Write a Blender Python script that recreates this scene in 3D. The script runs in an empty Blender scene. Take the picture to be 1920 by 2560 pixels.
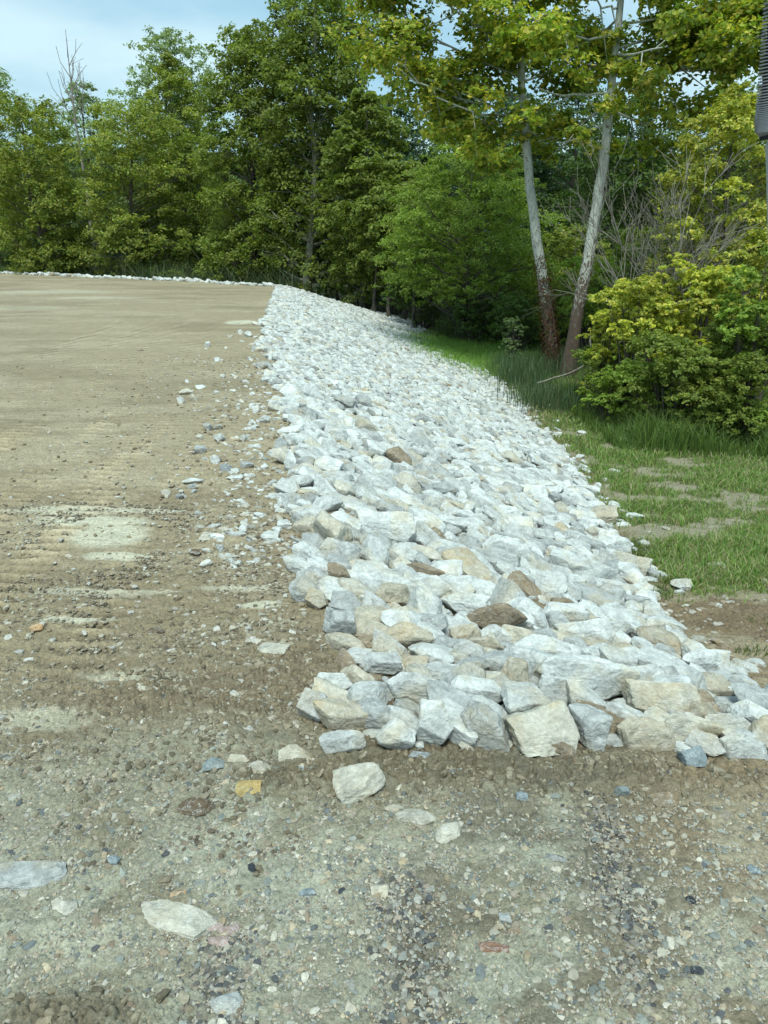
import bpy, bmesh, math, random
import numpy as np
from mathutils import Vector, Matrix, Euler

scene = bpy.context.scene
C = scene.collection
R = math.radians
random.seed(7)
rng = np.random.default_rng(11)

# ------------------------------------------------------------------ camera
PITCH = R(20.46); CAMH = 3.0; F = 26 / 36 * 2560           # f in photo pixels
cam_d = bpy.data.cameras.new('camera'); cam = bpy.data.objects.new('camera', cam_d); C.objects.link(cam)
cam.location = (0, 0, CAMH); cam.rotation_euler = (R(90) - PITCH, 0, 0)
cam_d.sensor_width = 36; cam_d.lens = 26; cam_d.clip_start = 0.05; cam_d.clip_end = 2000
scene.camera = cam

# ------------------------------------------------------------------ light, sky, exposure
SUN_EL, SUN_AZ = 60, 188           # azimuth clockwise from +Y
scene.world = bpy.data.worlds.new('World'); scene.world.use_nodes = True
wn = scene.world.node_tree; wn.nodes.clear()
def N(t, ty, **kw):
    n = t.nodes.new(ty)
    for k, v in kw.items(): setattr(n, k, v)
    return n
wo = N(wn, 'ShaderNodeOutputWorld'); bg = N(wn, 'ShaderNodeBackground'); bg.inputs[1].default_value = 0.15
sky = N(wn, 'ShaderNodeTexSky', sky_type='NISHITA', sun_disc=False)
sky.sun_elevation = R(SUN_EL); sky.sun_rotation = R(SUN_AZ); sky.dust_density = 2.0
tc = N(wn, 'ShaderNodeTexCoord'); mp = N(wn, 'ShaderNodeMapping')
mp.inputs['Scale'].default_value = (1.0, 1.0, 3.2); mp.inputs['Location'].default_value = (0.35, 0.2, 0.1)
nz = N(wn, 'ShaderNodeTexNoise'); nz.inputs['Scale'].default_value = 2.3; nz.inputs['Detail'].default_value = 7; nz.inputs['Roughness'].default_value = 0.5
rp = N(wn, 'ShaderNodeValToRGB'); rp.color_ramp.elements[0].position = 0.38; rp.color_ramp.elements[0].color = (0, 0, 0, 1); rp.color_ramp.elements[1].position = 0.60
mx = N(wn, 'ShaderNodeMix', data_type='RGBA')
wn.links.new(tc.outputs['Generated'], mp.inputs[0]); wn.links.new(mp.outputs[0], nz.inputs[0]); wn.links.new(nz.outputs[0], rp.inputs[0])
mx.inputs['Factor'].default_value = .82; wn.links.new(sky.outputs[0], mx.inputs['A'])
ml = N(wn, 'ShaderNodeMix', data_type='RGBA')      # blue grey gaps between paler clouds
ml.inputs['A'].default_value = (1.15, 2.2, 2.7, 1); ml.inputs['B'].default_value = (2.5, 3.35, 3.5, 1)
wn.links.new(rp.outputs[0], ml.inputs['Factor']); wn.links.new(ml.outputs['Result'], mx.inputs['B'])
wn.links.new(mx.outputs['Result'], bg.inputs[0]); wn.links.new(bg.outputs[0], wo.inputs[0])

sd = bpy.data.lights.new('sun', 'SUN'); sd.energy = 1.9; sd.angle = R(14); sd.color = (.93, 1, 0.90)
so = bpy.data.objects.new('sun', sd); C.objects.link(so)
az = R(SUN_AZ); el = R(SUN_EL)
so.rotation_euler = Vector((math.sin(az) * math.cos(el), math.cos(az) * math.cos(el), math.sin(el))).to_track_quat('Z', 'Y').to_euler()
vs = scene.view_settings; vs.view_transform = 'Standard'; vs.look = 'None'; vs.exposure = 0.87; vs.gamma = 1

# ------------------------------------------------------------------ helpers
def tag(o, label=None, cat=None, group=None, kind=None):
    if label: o['label'] = label
    if cat: o['category'] = cat
    if group: o['group'] = group
    if kind: o['kind'] = kind
    return o
def empty(name, loc, rz=0):
    o = bpy.data.objects.new(name, None); C.objects.link(o); o.location = loc; o.rotation_euler = (0, 0, rz)
    o.empty_display_size = .2
    return o
def mesh(name, V, Fs, mat, col=None, smooth=False):
    """V (n,3); Fs list of (m,k) index arrays; col (n,3)"""
    me = bpy.data.meshes.new(name)
    V = np.asarray(V, dtype=np.float32)
    if not isinstance(Fs, list): Fs = [Fs]
    idx = np.concatenate([f.ravel() for f in Fs]).astype(np.int32)
    cnt = np.concatenate([np.full(len(f), f.shape[1]) for f in Fs]).astype(np.int32)
    st = np.concatenate([[0], np.cumsum(cnt)[:-1]]).astype(np.int32)
    me.vertices.add(len(V)); me.vertices.foreach_set('co', V.ravel())
    me.loops.add(len(idx)); me.loops.foreach_set('vertex_index', idx)
    me.polygons.add(len(cnt)); me.polygons.foreach_set('loop_start', st)
    try: me.polygons.foreach_set('loop_total', cnt)
    except Exception: pass
    me.update(calc_edges=True)
    me.polygons.foreach_set('use_smooth', np.full(len(cnt), smooth))
    if col is not None:
        a = me.color_attributes.new('Col', 'FLOAT_COLOR', 'POINT')
        c = np.ones((len(V), 4), dtype=np.float32); c[:, :3] = col
        a.data.foreach_set('color', c.ravel())
    if mat: me.materials.append(mat)
    me.validate()
    return me
def link(name, me, parent=None, loc=(0, 0, 0)):
    o = bpy.data.objects.new(name, me); C.objects.link(o); o.parent = parent; o.location = loc
    return o

_T2 = np.random.default_rng(3).random((256, 256)); _T3 = np.random.default_rng(4).random((32, 32, 32))
def vn2(x, y, s=0):
    x = np.asarray(x, float) + s * 17.31; y = np.asarray(y, float) + s * 9.77
    xi = np.floor(x).astype(int); yi = np.floor(y).astype(int); fx = x - xi; fy = y - yi
    fx = fx * fx * (3 - 2 * fx); fy = fy * fy * (3 - 2 * fy)
    a = _T2[xi & 255, yi & 255]; b = _T2[(xi + 1) & 255, yi & 255]; c = _T2[xi & 255, (yi + 1) & 255]; d = _T2[(xi + 1) & 255, (yi + 1) & 255]
    return (a + (b - a) * fx) * (1 - fy) + (c + (d - c) * fx) * fy
def fbm(x, y, o=4, s=0, g=0.5):
    v = 0; a = 1; t = 0
    ca, sa = math.cos(0.6), math.sin(0.6)
    x = np.asarray(x, float); y = np.asarray(y, float)
    for i in range(o):
        v = v + a * vn2(x, y, s + i * 3); t += a; a *= g
        x, y = (x * ca - y * sa) * 2.03, (x * sa + y * ca) * 2.03
    return v / t
def vn3(p, s=0):
    p = p + s * 5.3; i = np.floor(p).astype(int); f = p - i; f = f * f * (3 - 2 * f)
    v = 0
    for dx in (0, 1):
        for dy in (0, 1):
            for dz in (0, 1):
                w = (f[:, 0] if dx else 1 - f[:, 0]) * (f[:, 1] if dy else 1 - f[:, 1]) * (f[:, 2] if dz else 1 - f[:, 2])
                v = v + w * _T3[(i[:, 0] + dx) & 31, (i[:, 1] + dy) & 31, (i[:, 2] + dz) & 31]
    return v
def sstep(a, b, x): t = np.clip((x - a) / (b - a), 0, 1); return t * t * (3 - 2 * t)

# pixel of the photograph -> point in the place (used while measuring positions)
CP, SP = math.cos(PITCH), math.sin(PITCH)
def hit(u, v, z=0.0):
    xc = (u - 960) / F; yc = (1280 - v) / F
    dy = CP + yc * SP; dz = -SP + yc * CP; t = (z - CAMH) / dz
    return xc * t, dy * t, t
def x_at(u, y, z): return (u - 960) / F * (y * CP - (z - CAMH) * SP)
def z_at(v, y): yc = (1280 - v) / F; return CAMH + (-SP + yc * CP) / (CP + yc * SP) * y
def proj(x, y, z):
    d = y * CP - (z - CAMH) * SP
    return 960 + F * x / d, 1280 - F * (y * SP + (z - CAMH) * CP) / d, d

# ------------------------------------------------------------------ terrain shape
crest_px = [(800, 1850), (810, 1800), (880, 1700), (850, 1590), (800, 1500), (800, 1420), (800, 1330), (735, 1240), (745, 1080), (712, 980), (675, 880), (680, 780), (697, 722)]
cy, cx = [], []
for u, v in crest_px:
    a = hit(u, v); cx.append(a[0]); cy.append(a[1])
toe_px = [(1920, 1765, -.6), (1800, 1700, -.75), (1640, 1560, -1), (1590, 1450, -1.25), (1520, 1320, -1.5), (1440, 1180, -1.8), (1350, 1080, -2), (1255, 960, -2), (1062, 835, -2)]
ty, tx = [3.7, 4.6], [4.8, 4.2]
for u, v, z in toe_px:
    a = hit(u, v, z); tx.append(a[0]); ty.append(a[1])
print('crest', list(zip(np.round(cx, 2), np.round(cy, 2)))); print('toe', list(zip(np.round(tx, 2), np.round(ty, 2))))
def XC(y): return np.interp(y, cy, cx)
def XT(y): return np.interp(y, ty, tx)
def YE(x): return np.interp(x, [-150, -33, -20, -12, -6.7, -4, 200], [118, 66.5, 58.5, 53, 49, 46.5, 46.5])
def GD(y): return np.interp(y, [3.65, 4.3, 5.1, 7.2, 11.3, 15.3, 20, 200], [0, .22, .6, 1, 1.5, 1.8, 2, 2.2])
def SS(x, y):
    s1 = (x - XC(y)) / (XT(y) - XC(y)); s2 = (y - YE(x)) / 6.0
    return np.where((s1 > 0) & (s2 > 0), np.hypot(s1, s2), np.maximum(s1, s2))
HUMPS = [(868, 1290, 0, .32, .10), (1375, 1535, -.5, .5, .07), (1190, 1350, -.45, .35, .06)]
HUMPS = [(*hit(u, v, z)[:2], r, h) for u, v, z, r, h in HUMPS]
def TZ(x, y):
    x = np.asarray(x, float); y = np.asarray(y, float)
    s = np.clip(SS(x, y), 0, 1); S = .6 * s + .4 * s * s * (3 - 2 * s)
    z = -GD(y) * S
    for hx, hy, r, h in HUMPS: z = z + h * np.exp(-((x - hx) ** 2 + (y - hy) ** 2) / r ** 2)
    low = sstep(.9, 1.3, s)
    z = z + (fbm(x * .35, y * .35, 3, 5) - .5) * .10 * np.clip((y - 3) / 6, 0, 1)
    z = z + sstep(14, 40, x) * 1.0 + sstep(75, 140, y) * 3
    return z
def hit_t(u, v):
    z = 0.0
    for _ in range(12):
        x, y, t = hit(u, v, z); z = .5 * z + .5 * float(TZ(x, y))
    return x, y, z, t

# ------------------------------------------------------------------ materials
def mat(name):
    m = bpy.data.materials.new(name); m.use_nodes = True; t = m.node_tree; t.nodes.clear()
    o = N(t, 'ShaderNodeOutputMaterial'); p = N(t, 'ShaderNodeBsdfPrincipled'); t.links.new(p.outputs[0], o.inputs[0])
    p.inputs['Roughness'].default_value = .9; p.inputs['Specular IOR Level'].default_value = .2
    return m, t, p, o
def noise(t, scale, detail=4, rough=.55, vec=None, dist=0):
    n = N(t, 'ShaderNodeTexNoise'); n.inputs['Scale'].default_value = scale; n.inputs['Detail'].default_value = detail
    n.inputs['Roughness'].default_value = rough; n.inputs['Distortion'].default_value = dist
    if vec is not None: t.links.new(vec, n.inputs['Vector'])
    return n.outputs[0]
def ramp(t, src, stops):
    r = N(t, 'ShaderNodeValToRGB'); e = r.color_ramp.elements
    while len(e) < len(stops): e.new(.5)
    for q, (p, c) in zip(e, stops):
        q.position = p; q.color = (*(c if isinstance(c, tuple) else (c, c, c)), 1)
    t.links.new(src, r.inputs[0]); return r.outputs[0]
def mixc(t, f, a, b, mode='MIX'):
    m = N(t, 'ShaderNodeMix', data_type='RGBA', blend_type=mode)
    for k, v in (('Factor', f), ('A', a), ('B', b)):
        if isinstance(v, (int, float)): m.inputs[k].default_value = v
        elif isinstance(v, tuple): m.inputs[k].default_value = (*v, 1)
        else: t.links.new(v, m.inputs[k])
    return m.outputs['Result']
def bump(t, src, st, dist, prev=None):
    b = N(t, 'ShaderNodeBump'); b.inputs['Strength'].default_value = st; b.inputs['Distance'].default_value = dist
    t.links.new(src, b.inputs['Height'])
    if prev is not None: t.links.new(prev, b.inputs['Normal'])
    return b.outputs[0]
def pos(t, sc=None, rot=None):
    g = N(t, 'ShaderNodeNewGeometry')
    if sc is None: return g.outputs['Position']
    m = N(t, 'ShaderNodeMapping'); m.inputs['Scale'].default_value = sc
    if rot: m.inputs['Rotation'].default_value = rot
    t.links.new(g.outputs['Position'], m.inputs[0]); return m.outputs[0]

def rock_mat(name, attr):
    m, t, p, o = mat(name)
    if attr:
        a = N(t, 'ShaderNodeAttribute', attribute_name='Col').outputs['Color']
    else: a = N(t, 'ShaderNodeObjectInfo').outputs['Color']
    P = pos(t)
    n1 = noise(t, 9, 6, .6, P, .6); n2 = noise(t, 38, 5, .65, P); n3 = noise(t, 3.2, 3, .5, P)
    c = mixc(t, 1, a, ramp(t, n1, [(.28, .60), (.5, .9), (.72, 1.15)]), 'MULTIPLY')
    stain = ramp(t, n3, [(.52, 0.0), (.66, .55)])
    c = mixc(t, stain, c, mixc(t, 1, a, (.95, .80, .58), 'MULTIPLY'))
    vein = ramp(t, noise(t, 5, 7, .62, pos(t, (1, 1, 2.2), (.5, .3, .2)), 1.6), [(.482, 0.0), (.497, .5), (.512, 0.0)])
    c = mixc(t, vein, c, (.66, .69, .68))
    c = mixc(t, 1, c, ramp(t, n2, [(.3, .78), (.6, 1.06)]), 'MULTIPLY')
    t.links.new(c, p.inputs['Base Color'])
    b = bump(t, n2, .55, .02); b = bump(t, noise(t, 11, 6, .6, P, .8), .6, .05, b); b = bump(t, noise(t, 120, 3, .6, P), .35, .004, b)
    t.links.new(b, p.inputs['Normal']); p.inputs['Roughness'].default_value = .85
    return m
M_ROCK = rock_mat('limestone', False); M_ROCKM = rock_mat('limestone_mass', True)
def plain_rock(name):
    m, t, p, o = mat(name)
    a = N(t, 'ShaderNodeAttribute', attribute_name='Col').outputs['Color']
    c = mixc(t, 1, a, ramp(t, noise(t, 60, 4, .6, pos(t)), [(.3, .7), (.7, 1.15)]), 'MULTIPLY')
    t.links.new(c, p.inputs['Base Color']); t.links.new(bump(t, noise(t, 90, 3, .6, pos(t)), .5, .004), p.inputs['Normal'])
    return m
M_GRAVEL = plain_rock('gravel_stone')

M_GROUND, t, p, o = mat('soil')
a = N(t, 'ShaderNodeAttribute', attribute_name='Col').outputs['Color']
P = pos(t)
c = mixc(t, 1, a, ramp(t, noise(t, 26, 6, .65, P), [(.3, .72), (.5, .98), (.68, 1.18)]), 'MULTIPLY')
c = mixc(t, 1, c, ramp(t, noise(t, 95, 4, .7, P), [(.35, .70), (.5, 1.0), (.68, 1.25)]), 'MULTIPLY')
c = mixc(t, 1, c, ramp(t, noise(t, 5, 6, .6, pos(t, (.5, 1.6, 1)), .4), [(.3, .8), (.7, 1.15)]), 'MULTIPLY')
vo = N(t, 'ShaderNodeTexVoronoi'); vo.inputs['Scale'].default_value = 70; t.links.new(P, vo.inputs['Vector'])
spk = ramp(t, vo.outputs['Color'], [(.0, .62), (.5, 1.0), (1.0, 1.25)])
c = mixc(t, .55, c, mixc(t, 1, c, spk, 'MULTIPLY'))
t.links.new(c, p.inputs['Base Color'])
b = bump(t, vo.outputs['Distance'], .35, .008); b = bump(t, noise(t, 45, 6, .7, P), .7, .014, b); b = bump(t, noise(t, 9, 5, .65, P), .5, .04, b)
t.links.new(b, p.inputs['Normal']); p.inputs['Roughness'].default_value = .95

def leaf_mat(name, trans=.3):
    m, t, p, o = mat(name)
    a = N(t, 'ShaderNodeAttribute', attribute_name='Col').outputs['Color']
    t.links.new(a, p.inputs['Base Color']); p.inputs['Roughness'].default_value = .5; p.inputs['Specular IOR Level'].default_value = .3
    tr = N(t, 'ShaderNodeBsdfTranslucent'); t.links.new(mixc(t, 1, a, (1.25, 1.3, .5), 'MULTIPLY'), tr.inputs[0])
    ms = N(t, 'ShaderNodeMixShader'); ms.inputs[0].default_value = trans
    t.links.new(p.outputs[0], ms.inputs[1]); t.links.new(tr.outputs[0], ms.inputs[2]); t.links.new(ms.outputs[0], o.inputs[0])
    return m
M_LEAF = leaf_mat('foliage', .48); M_BLADE = leaf_mat('grass_blade', .3)

def bark(name, c0, c1, patch=None):
    m, t, p, o = mat(name)
    n = noise(t, 14, 5, .6, pos(t, (1, 1, .25)))
    c = ramp(t, n, [(.35, c0), (.65, c1)])
    if patch:
        z = N(t, 'ShaderNodeSeparateXYZ'); t.links.new(pos(t), z.inputs[0])
        mr = N(t, 'ShaderNodeMapRange'); mr.inputs[1].default_value = -.3; mr.inputs[2].default_value = 3.2
        mr.inputs[3].default_value = .24; mr.inputs[4].default_value = -.035; t.links.new(z.outputs[2], mr.inputs[0])
        ad = N(t, 'ShaderNodeMath', operation='ADD'); t.links.new(mr.outputs[0], ad.inputs[0])
        t.links.new(noise(t, 7, 7, .68, pos(t, (1.4, 1.4, .7)), 1.2), ad.inputs[1])
        c = mixc(t, ramp(t, ad.outputs[0], [(.51, 0.0), (.61, 1.0)]), c, mixc(t, noise(t, 8, 4, .6, pos(t)), (.05, .035, .03), (.16, .12, .09)))
    t.links.new(c, p.inputs['Base Color']); t.links.new(bump(t, n, .6, .03), p.inputs['Normal'])
    return m
M_BARK = bark('grey_brown_bark', (.05, .045, .035), (.14, .125, .10))
M_SYC = bark('sycamore_bark', (.34, .36, .32), (.52, .54, .48), True)
M_DEAD = bark('dead_wood', (.15, .135, .11), (.30, .275, .235))
M_PALEBARK = bark('pale_bark', (.12, .12, .09), (.26, .26, .2))

# ------------------------------------------------------------------ ground sheet
th = np.concatenate([np.linspace(-78, -36, 60, endpoint=False), np.linspace(-36, 36, 840), np.linspace(36, 78, 60)[1:]])
rr = np.concatenate([np.linspace(.5, 2.2, 20, endpoint=False), np.geomspace(2.2, 14, 980, endpoint=False), np.geomspace(14, 90, 300, endpoint=False), np.geomspace(90, 900, 30)])
RR, TH = np.meshgrid(rr, R(1) * th, indexing='ij')
GX = RR * np.sin(TH); GY = RR * np.cos(TH) - .6
GX = GX.ravel(); GY = GY.ravel()
s = SS(GX, GY); base = TZ(GX, GY)
edge = fbm(GX * 1.3, GY * 1.3, 4, 9) - .5
pad = 1 - sstep(-.02, .05, s)
right = sstep(.75, 1.0, s) * (GY > 3.7)
# soil types
front = 1 - sstep(3.3, 4.6, GY + edge * 1.0 + .25 * GX * 0)                 # gravelly foreground
loose = np.exp(-((GY - 4.35 + edge * .8) / .65) ** 2) * sstep(-3.5, -1.2, GX + edge) * (s < .3) + .9 * np.exp(-((GY - 3.6 - edge * .3) / .18) ** 2) * (GX > -.8)
loose = np.clip(loose, 0, 1)
col = np.zeros((len(GX), 3))
def mixin(c, m):
    global col
    m = np.clip(m, 0, 1)[:, None]; col = col * (1 - m) + np.array(c) * m
mixin((.330, .285, .205), np.ones(len(GX)))
big = fbm(GX * .25, GY * .6, 4, 2)
mixin((.250, .215, .150), sstep(.45, .65, big) * .7)
mixin((.400, .355, .265), sstep(.5, .7, fbm(GX * .5, GY * 1.4, 4, 21)) * .6)
mixin((.345, .330, .265), front)
mixin((.40, .40, .33), front * sstep(.47, .6, fbm(GX * 1.2, GY * 1.2, 4, 31)))
mixin((.175, .145, .105), loose * .9)
mixin((.235, .195, .135), sstep(.5, .62, fbm(GX * 1.7, GY * 1.7, 4, 41)) * .5 * (GY < 9))
# wheel marks of dark damp gravel in the foreground
def strip(x0, y0, x1, y1, w):
    d = np.array((x1 - x0, y1 - y0)); L = np.hypot(*d); d = d / L
    px = GX - x0; py = GY - y0; al = px * d[0] + py * d[1]; ac = np.abs(-px * d[1] + py * d[0] + (edge * .25))
    return np.exp(-(ac / w) ** 2) * sstep(-.3, .2, al) * (1 - sstep(L - .2, L + .3, al))
a0 = hit(1050, 2560); a1 = hit(1000, 2200); b0 = hit(1570, 2420); b1 = hit(1500, 2000); e0 = hit(520, 2560); e1 = hit(560, 2340)
dark = strip(a0[0], a0[1] - .6, a1[0], a1[1], .13) + .9 * strip(b0[0], b0[1], b1[0], b1[1], .12) + .7 * strip(e0[0], e0[1] - .5, e1[0], e1[1], .07)
mixin((.19, .17, .14), dark * .9 * (.5 + fbm(GX * 7, GY * 7, 3, 14)))
mixin((.20, .175, .135), front * sstep(-.1, .5, GX + edge) * sstep(.42, .56, fbm(GX * 2.2, GY * 3.5, 4, 15)) * .8)
bl = np.exp(-(((GX - hit(200, 2540)[0]) / .30) ** 2 + ((GY - hit(200, 2545)[1]) / .09) ** 2)); mixin((.19, .16, .12), bl * (.4 + 1.3 * fbm(GX * 6, GY * 6, 3, 19)))
# straw tinted right foreground
mixin((.34, .25, .16), front * sstep(1.0, 2.0, GX + edge * 1.5) * .5)
# pale scraped clay
PALE = [(275, 1335, 95, 34, 1), (230, 1300, 150, 14, .8), (290, 1390, 90, 12, .7), (150, 1275, 160, 10, .5), (655, 1512, 55, 10, .8), (675, 1560, 70, 8, .6), (700, 1612, 40, 9, .6),
        (350, 1275, 120, 7, .6), (600, 1470, 110, 8, .5), (120, 730, 160, 5, .3), (260, 745, 120, 4, .3), (60, 770, 130, 4, .2), (600, 805, 38, 5, .8), (180, 1550, 110, 8, .6), (330, 1690, 120, 14, .5),
        (1830, 1590, 90, 10, .6), (1760, 1640, 70, 8, .5), (100, 1800, 160, 30, .4), (420, 1700, 80, 8, .7), (640, 1665, 70, 7, .6), (560, 1790, 60, 5, .6), (330, 2350, 260, 60, .35), (250, 1480, 200, 10, .4)]
smoothm = np.zeros(len(GX))
U_, V_, _d = proj(GX, GY, base)
for u, v, a_, b_, k in PALE:
    x, y, z, t_ = hit_t(u, v); x2 = hit_t(u + a_, v)[0]; y2 = hit_t(u, v - b_)[1]
    m_ = np.exp(-(((GX - x) / (x2 - x)) ** 2 + ((GY - y + edge * .5 * (y2 - y)) / (y2 - y)) ** 2) ** 4) * min(1, k * 1.3) * (.75 + .5 * fbm(GX * 5, GY * 5, 4, 71))
    smoothm = np.maximum(smoothm, m_)
mixin((.53, .52, .43), smoothm)
# ruts and track marks on the pad: grouser ridges across, swaths along
lane = GX + .085 * GY + .25 * vn2(GY * .25, GX * .05, 12)                      # lanes of dozer tracks running away up the pad
band = np.maximum.reduce([np.exp(-(np.abs(lane - c0) / .27) ** 4) for c0 in (-1.75, -2.75, -3.7, -4.9, -6.0, -7.4)])
swath = band * (.35 + .9 * sstep(.35, .6, fbm(GX * 1.2, GY * .35, 3, 51))) * sstep(4.3, 5.2, GY) * (1 - sstep(20, 34, GY))
ridge = np.sin((GY + .05 * GX + .06 * edge) * 2 * math.pi / .19 + 1.2 * np.sin(np.floor(lane) * 5)) * (.4 + .6 * vn2(GX * 4, GY * 7, 8))
# grass ground
gm = sstep(.98, 1.12, s + edge * .10) * sstep(7.6, 9.8, GY + edge * 3 + .25 * (GX - 4)) * (GX > -3)
gpatch = fbm(GX * .9, GY * 1.3, 6, 61, .62)
mixin((.20, .155, .105), right)
mixin((.30, .26, .19), right * sstep(.5, .6, fbm(GX * .9, GY * 2.2, 4, 64)))
mixin((.11, .14, .06), gm * (.35 + .65 * (1 - sstep(.50, .60, gpatch))))
mixin((.30, .28, .22), gm * sstep(.55, .60, gpatch) * .8)
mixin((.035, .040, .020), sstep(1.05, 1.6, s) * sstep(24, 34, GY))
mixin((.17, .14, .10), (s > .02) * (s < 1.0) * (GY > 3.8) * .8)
mixin((.27, .22, .155), sum(np.exp(-((GX - hx) ** 2 + (GY - hy) ** 2) / r ** 2) for hx, hy, r, h in HUMPS))
# relief
near = np.clip(1.6 - GY / 14, .4, 1)
rel = (fbm(GX * 9, GY * 9, 5, 81) - .5) * .022 + (fbm(GX * 38, GY * 38, 3, 84) - .5) * .010
rel += (fbm(GX * 2.2, GY * 2.2, 3, 83) - .5) * .05
clod = np.abs(fbm(GX * 13, GY * 13, 4, 85, .6) - .5)
rel += (sstep(.03, .16, clod)) * .022 * np.clip(loose * 1.5 + bl * 2 + dark * .4 + right * (1 - gm) * .6 + .42, 0, 1.6)
rel += bl * .012 + loose * .02 * (fbm(GX * 5, GY * 5, 3, 88) - .3)
rel += ridge * .036 * swath - band * .012 * (s < 0) * sstep(4.3, 5.2, GY) + (fbm(GX * 16, GY * 16, 3, 17) - .5) * .022 * pad * (1 - front)
rel -= dark * .012
rel *= (1 - .85 * np.clip(smoothm, 0, 1)) * near
cr = fbm(GX * 7, GY * 7, 3, 91); crack = np.exp(-(np.abs(cr - .5) / .006) ** 2) * front * sstep(.5, .56, fbm(GX * .9, GY * .9, 2, 93))
rel -= crack * .008
mixin((.20, .17, .12), crack * .7)
col *= (1 + .34 * ridge * swath * (1 - np.clip(smoothm, 0, 1)))[:, None]  # shading painted into the soil: ridge crests lighter, troughs darker
col *= (np.array((.99, .965, .895)) * (1 - front[:, None]) + np.array((.82, .82, .765)) * front[:, None])
GZ = base + rel
nr, nc = len(rr), len(th)
ii = np.arange(nr * nc).reshape(nr, nc)
Fq = np.stack([ii[:-1, :-1].ravel(), ii[:-1, 1:].ravel(), ii[1:, 1:].ravel(), ii[1:, :-1].ravel()], 1)[:, ::-1]
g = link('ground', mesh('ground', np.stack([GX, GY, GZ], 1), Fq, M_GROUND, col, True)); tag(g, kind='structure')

# ------------------------------------------------------------------ rock shapes
def ico(n):
    bm = bmesh.new(); bmesh.ops.create_icosphere(bm, subdivisions=n, radius=1)
    V = np.array([v.co[:] for v in bm.verts]); Fc = np.array([[v.index for v in f.verts] for f in bm.faces]); bm.free()
    return V, Fc
ICO = {n: ico(n) for n in (1, 2, 3, 4, 5)}
def rock_shape(seed, lvl, cuts=13, rough=1.0, dmin=.62, dmax=1.0):
    """a broken stone: half-spaces cut a polyhedron, then chips and ledges"""
    r = np.random.default_rng(seed); D0, Fc = ICO[lvl]
    n = r.normal(size=(cuts, 3)); n /= np.linalg.norm(n, axis=1)[:, None]
    n = np.concatenate([n, np.array([[1, 0, 0], [-1, 0, 0], [0, 1, 0], [0, -1, 0], [0, 0, 1], [0, 0, -1]]) + r.normal(0, .22, (6, 3))])
    n /= np.linalg.norm(n, axis=1)[:, None]; d = r.uniform(dmin, dmax, len(n))
    q = (D0 @ n.T) / d; k = 34.0; rad = 1 / (np.log(np.exp(np.clip(q, 0, None) * k).sum(1)) / k)
    V = D0 * rad[:, None]
    V += D0 * ((.10 * (vn3(V * 2.2 + 3, seed + 1) - .5) + .07 * (vn3(V * 5 + 5, seed + 2) - .5) + .05 * (np.abs(vn3(V * 11, seed + 3) - .5) - .25) - .05 * (vn3(V * np.array((2, 2, 7.)) + 8, seed + 4) > .66) * .3)[:, None] * rough)
    V -= (V.max(0) + V.min(0)) / 2; V /= (V.max(0) - V.min(0)) / 2
    return V, Fc
NA = 14
HI = [mesh('rock', *rock_shape(100 + i, 5), M_ROCK) for i in range(NA)]
MI = [mesh('rock', *rock_shape(100 + i, 4), M_ROCK) for i in range(NA)]
LOWS = {l: [rock_shape(200 + i, l, 9) for i in range(12)] for l in (1, 2, 3)}

TONES = {'white': (.62, .65, .635), 'pale': (.54, .56, .54), 'grey': (.41, .43, .42), 'dark': (.28, .30, .31), 'tan': (.47, .43, .34), 'brown': (.29, .235, .165),
         'beige': (.53, .51, .43), 'blue': (.26, .31, .33), 'yellow': (.50, .38, .17), 'orange': (.50, .32, .17), 'pink': (.42, .32, .29), 'black': (.05, .055, .065), 'soil': (.16, .12, .08), 'red': (.27, .16, .11)}
ROCKS = []      # (x,y,rad) taken footprints
def place_box(u0, u1, v0, v1, tone, name, label, cat, group, roll=0, sink=.12, seed=None, yaw=None, hmin=.5):
    uc = (u0 + u1) / 2; e = v1 - v0
    x, y, z, t_ = hit_t(uc, v0 + .72 * e)
    W = (u1 - u0) / F * t_; dep = math.atan2(CAMH - z, math.hypot(x, y)); E = e / F * t_
    D = W * .8; H = (E - D * math.sin(dep) * .85) / math.cos(dep)
    if H < hmin * W: H = hmin * W; D = max(.3 * W, (E - H * math.cos(dep)) / (math.sin(dep) * .85))
    H *= 1.08
    sd_ = seed if seed is not None else random.randrange(NA)
    o = bpy.data.objects.new(name, (HI if W * F / t_ > 55 else MI)[sd_ % NA]); C.objects.link(o)
    o.scale = (W / 2 * 1.05, D / 2 * 1.05, H / 2 * (1 + sink)); o.location = (x, y, z + H / 2 * (1 - sink))
    o.rotation_euler = (random.uniform(-.12, .12), roll, random.uniform(-.25, .25) if yaw is None else yaw)
    c_ = TONES[tone]; k = random.uniform(.93, 1.07); o.color = (c_[0] * k, c_[1] * k, c_[2] * k, 1)
    tag(o, label, cat, group)
    ROCKS.append((x, y, W / 2 * .85, D / 2))
    return o
G1 = 'rocks of the riprap slope'
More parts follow.
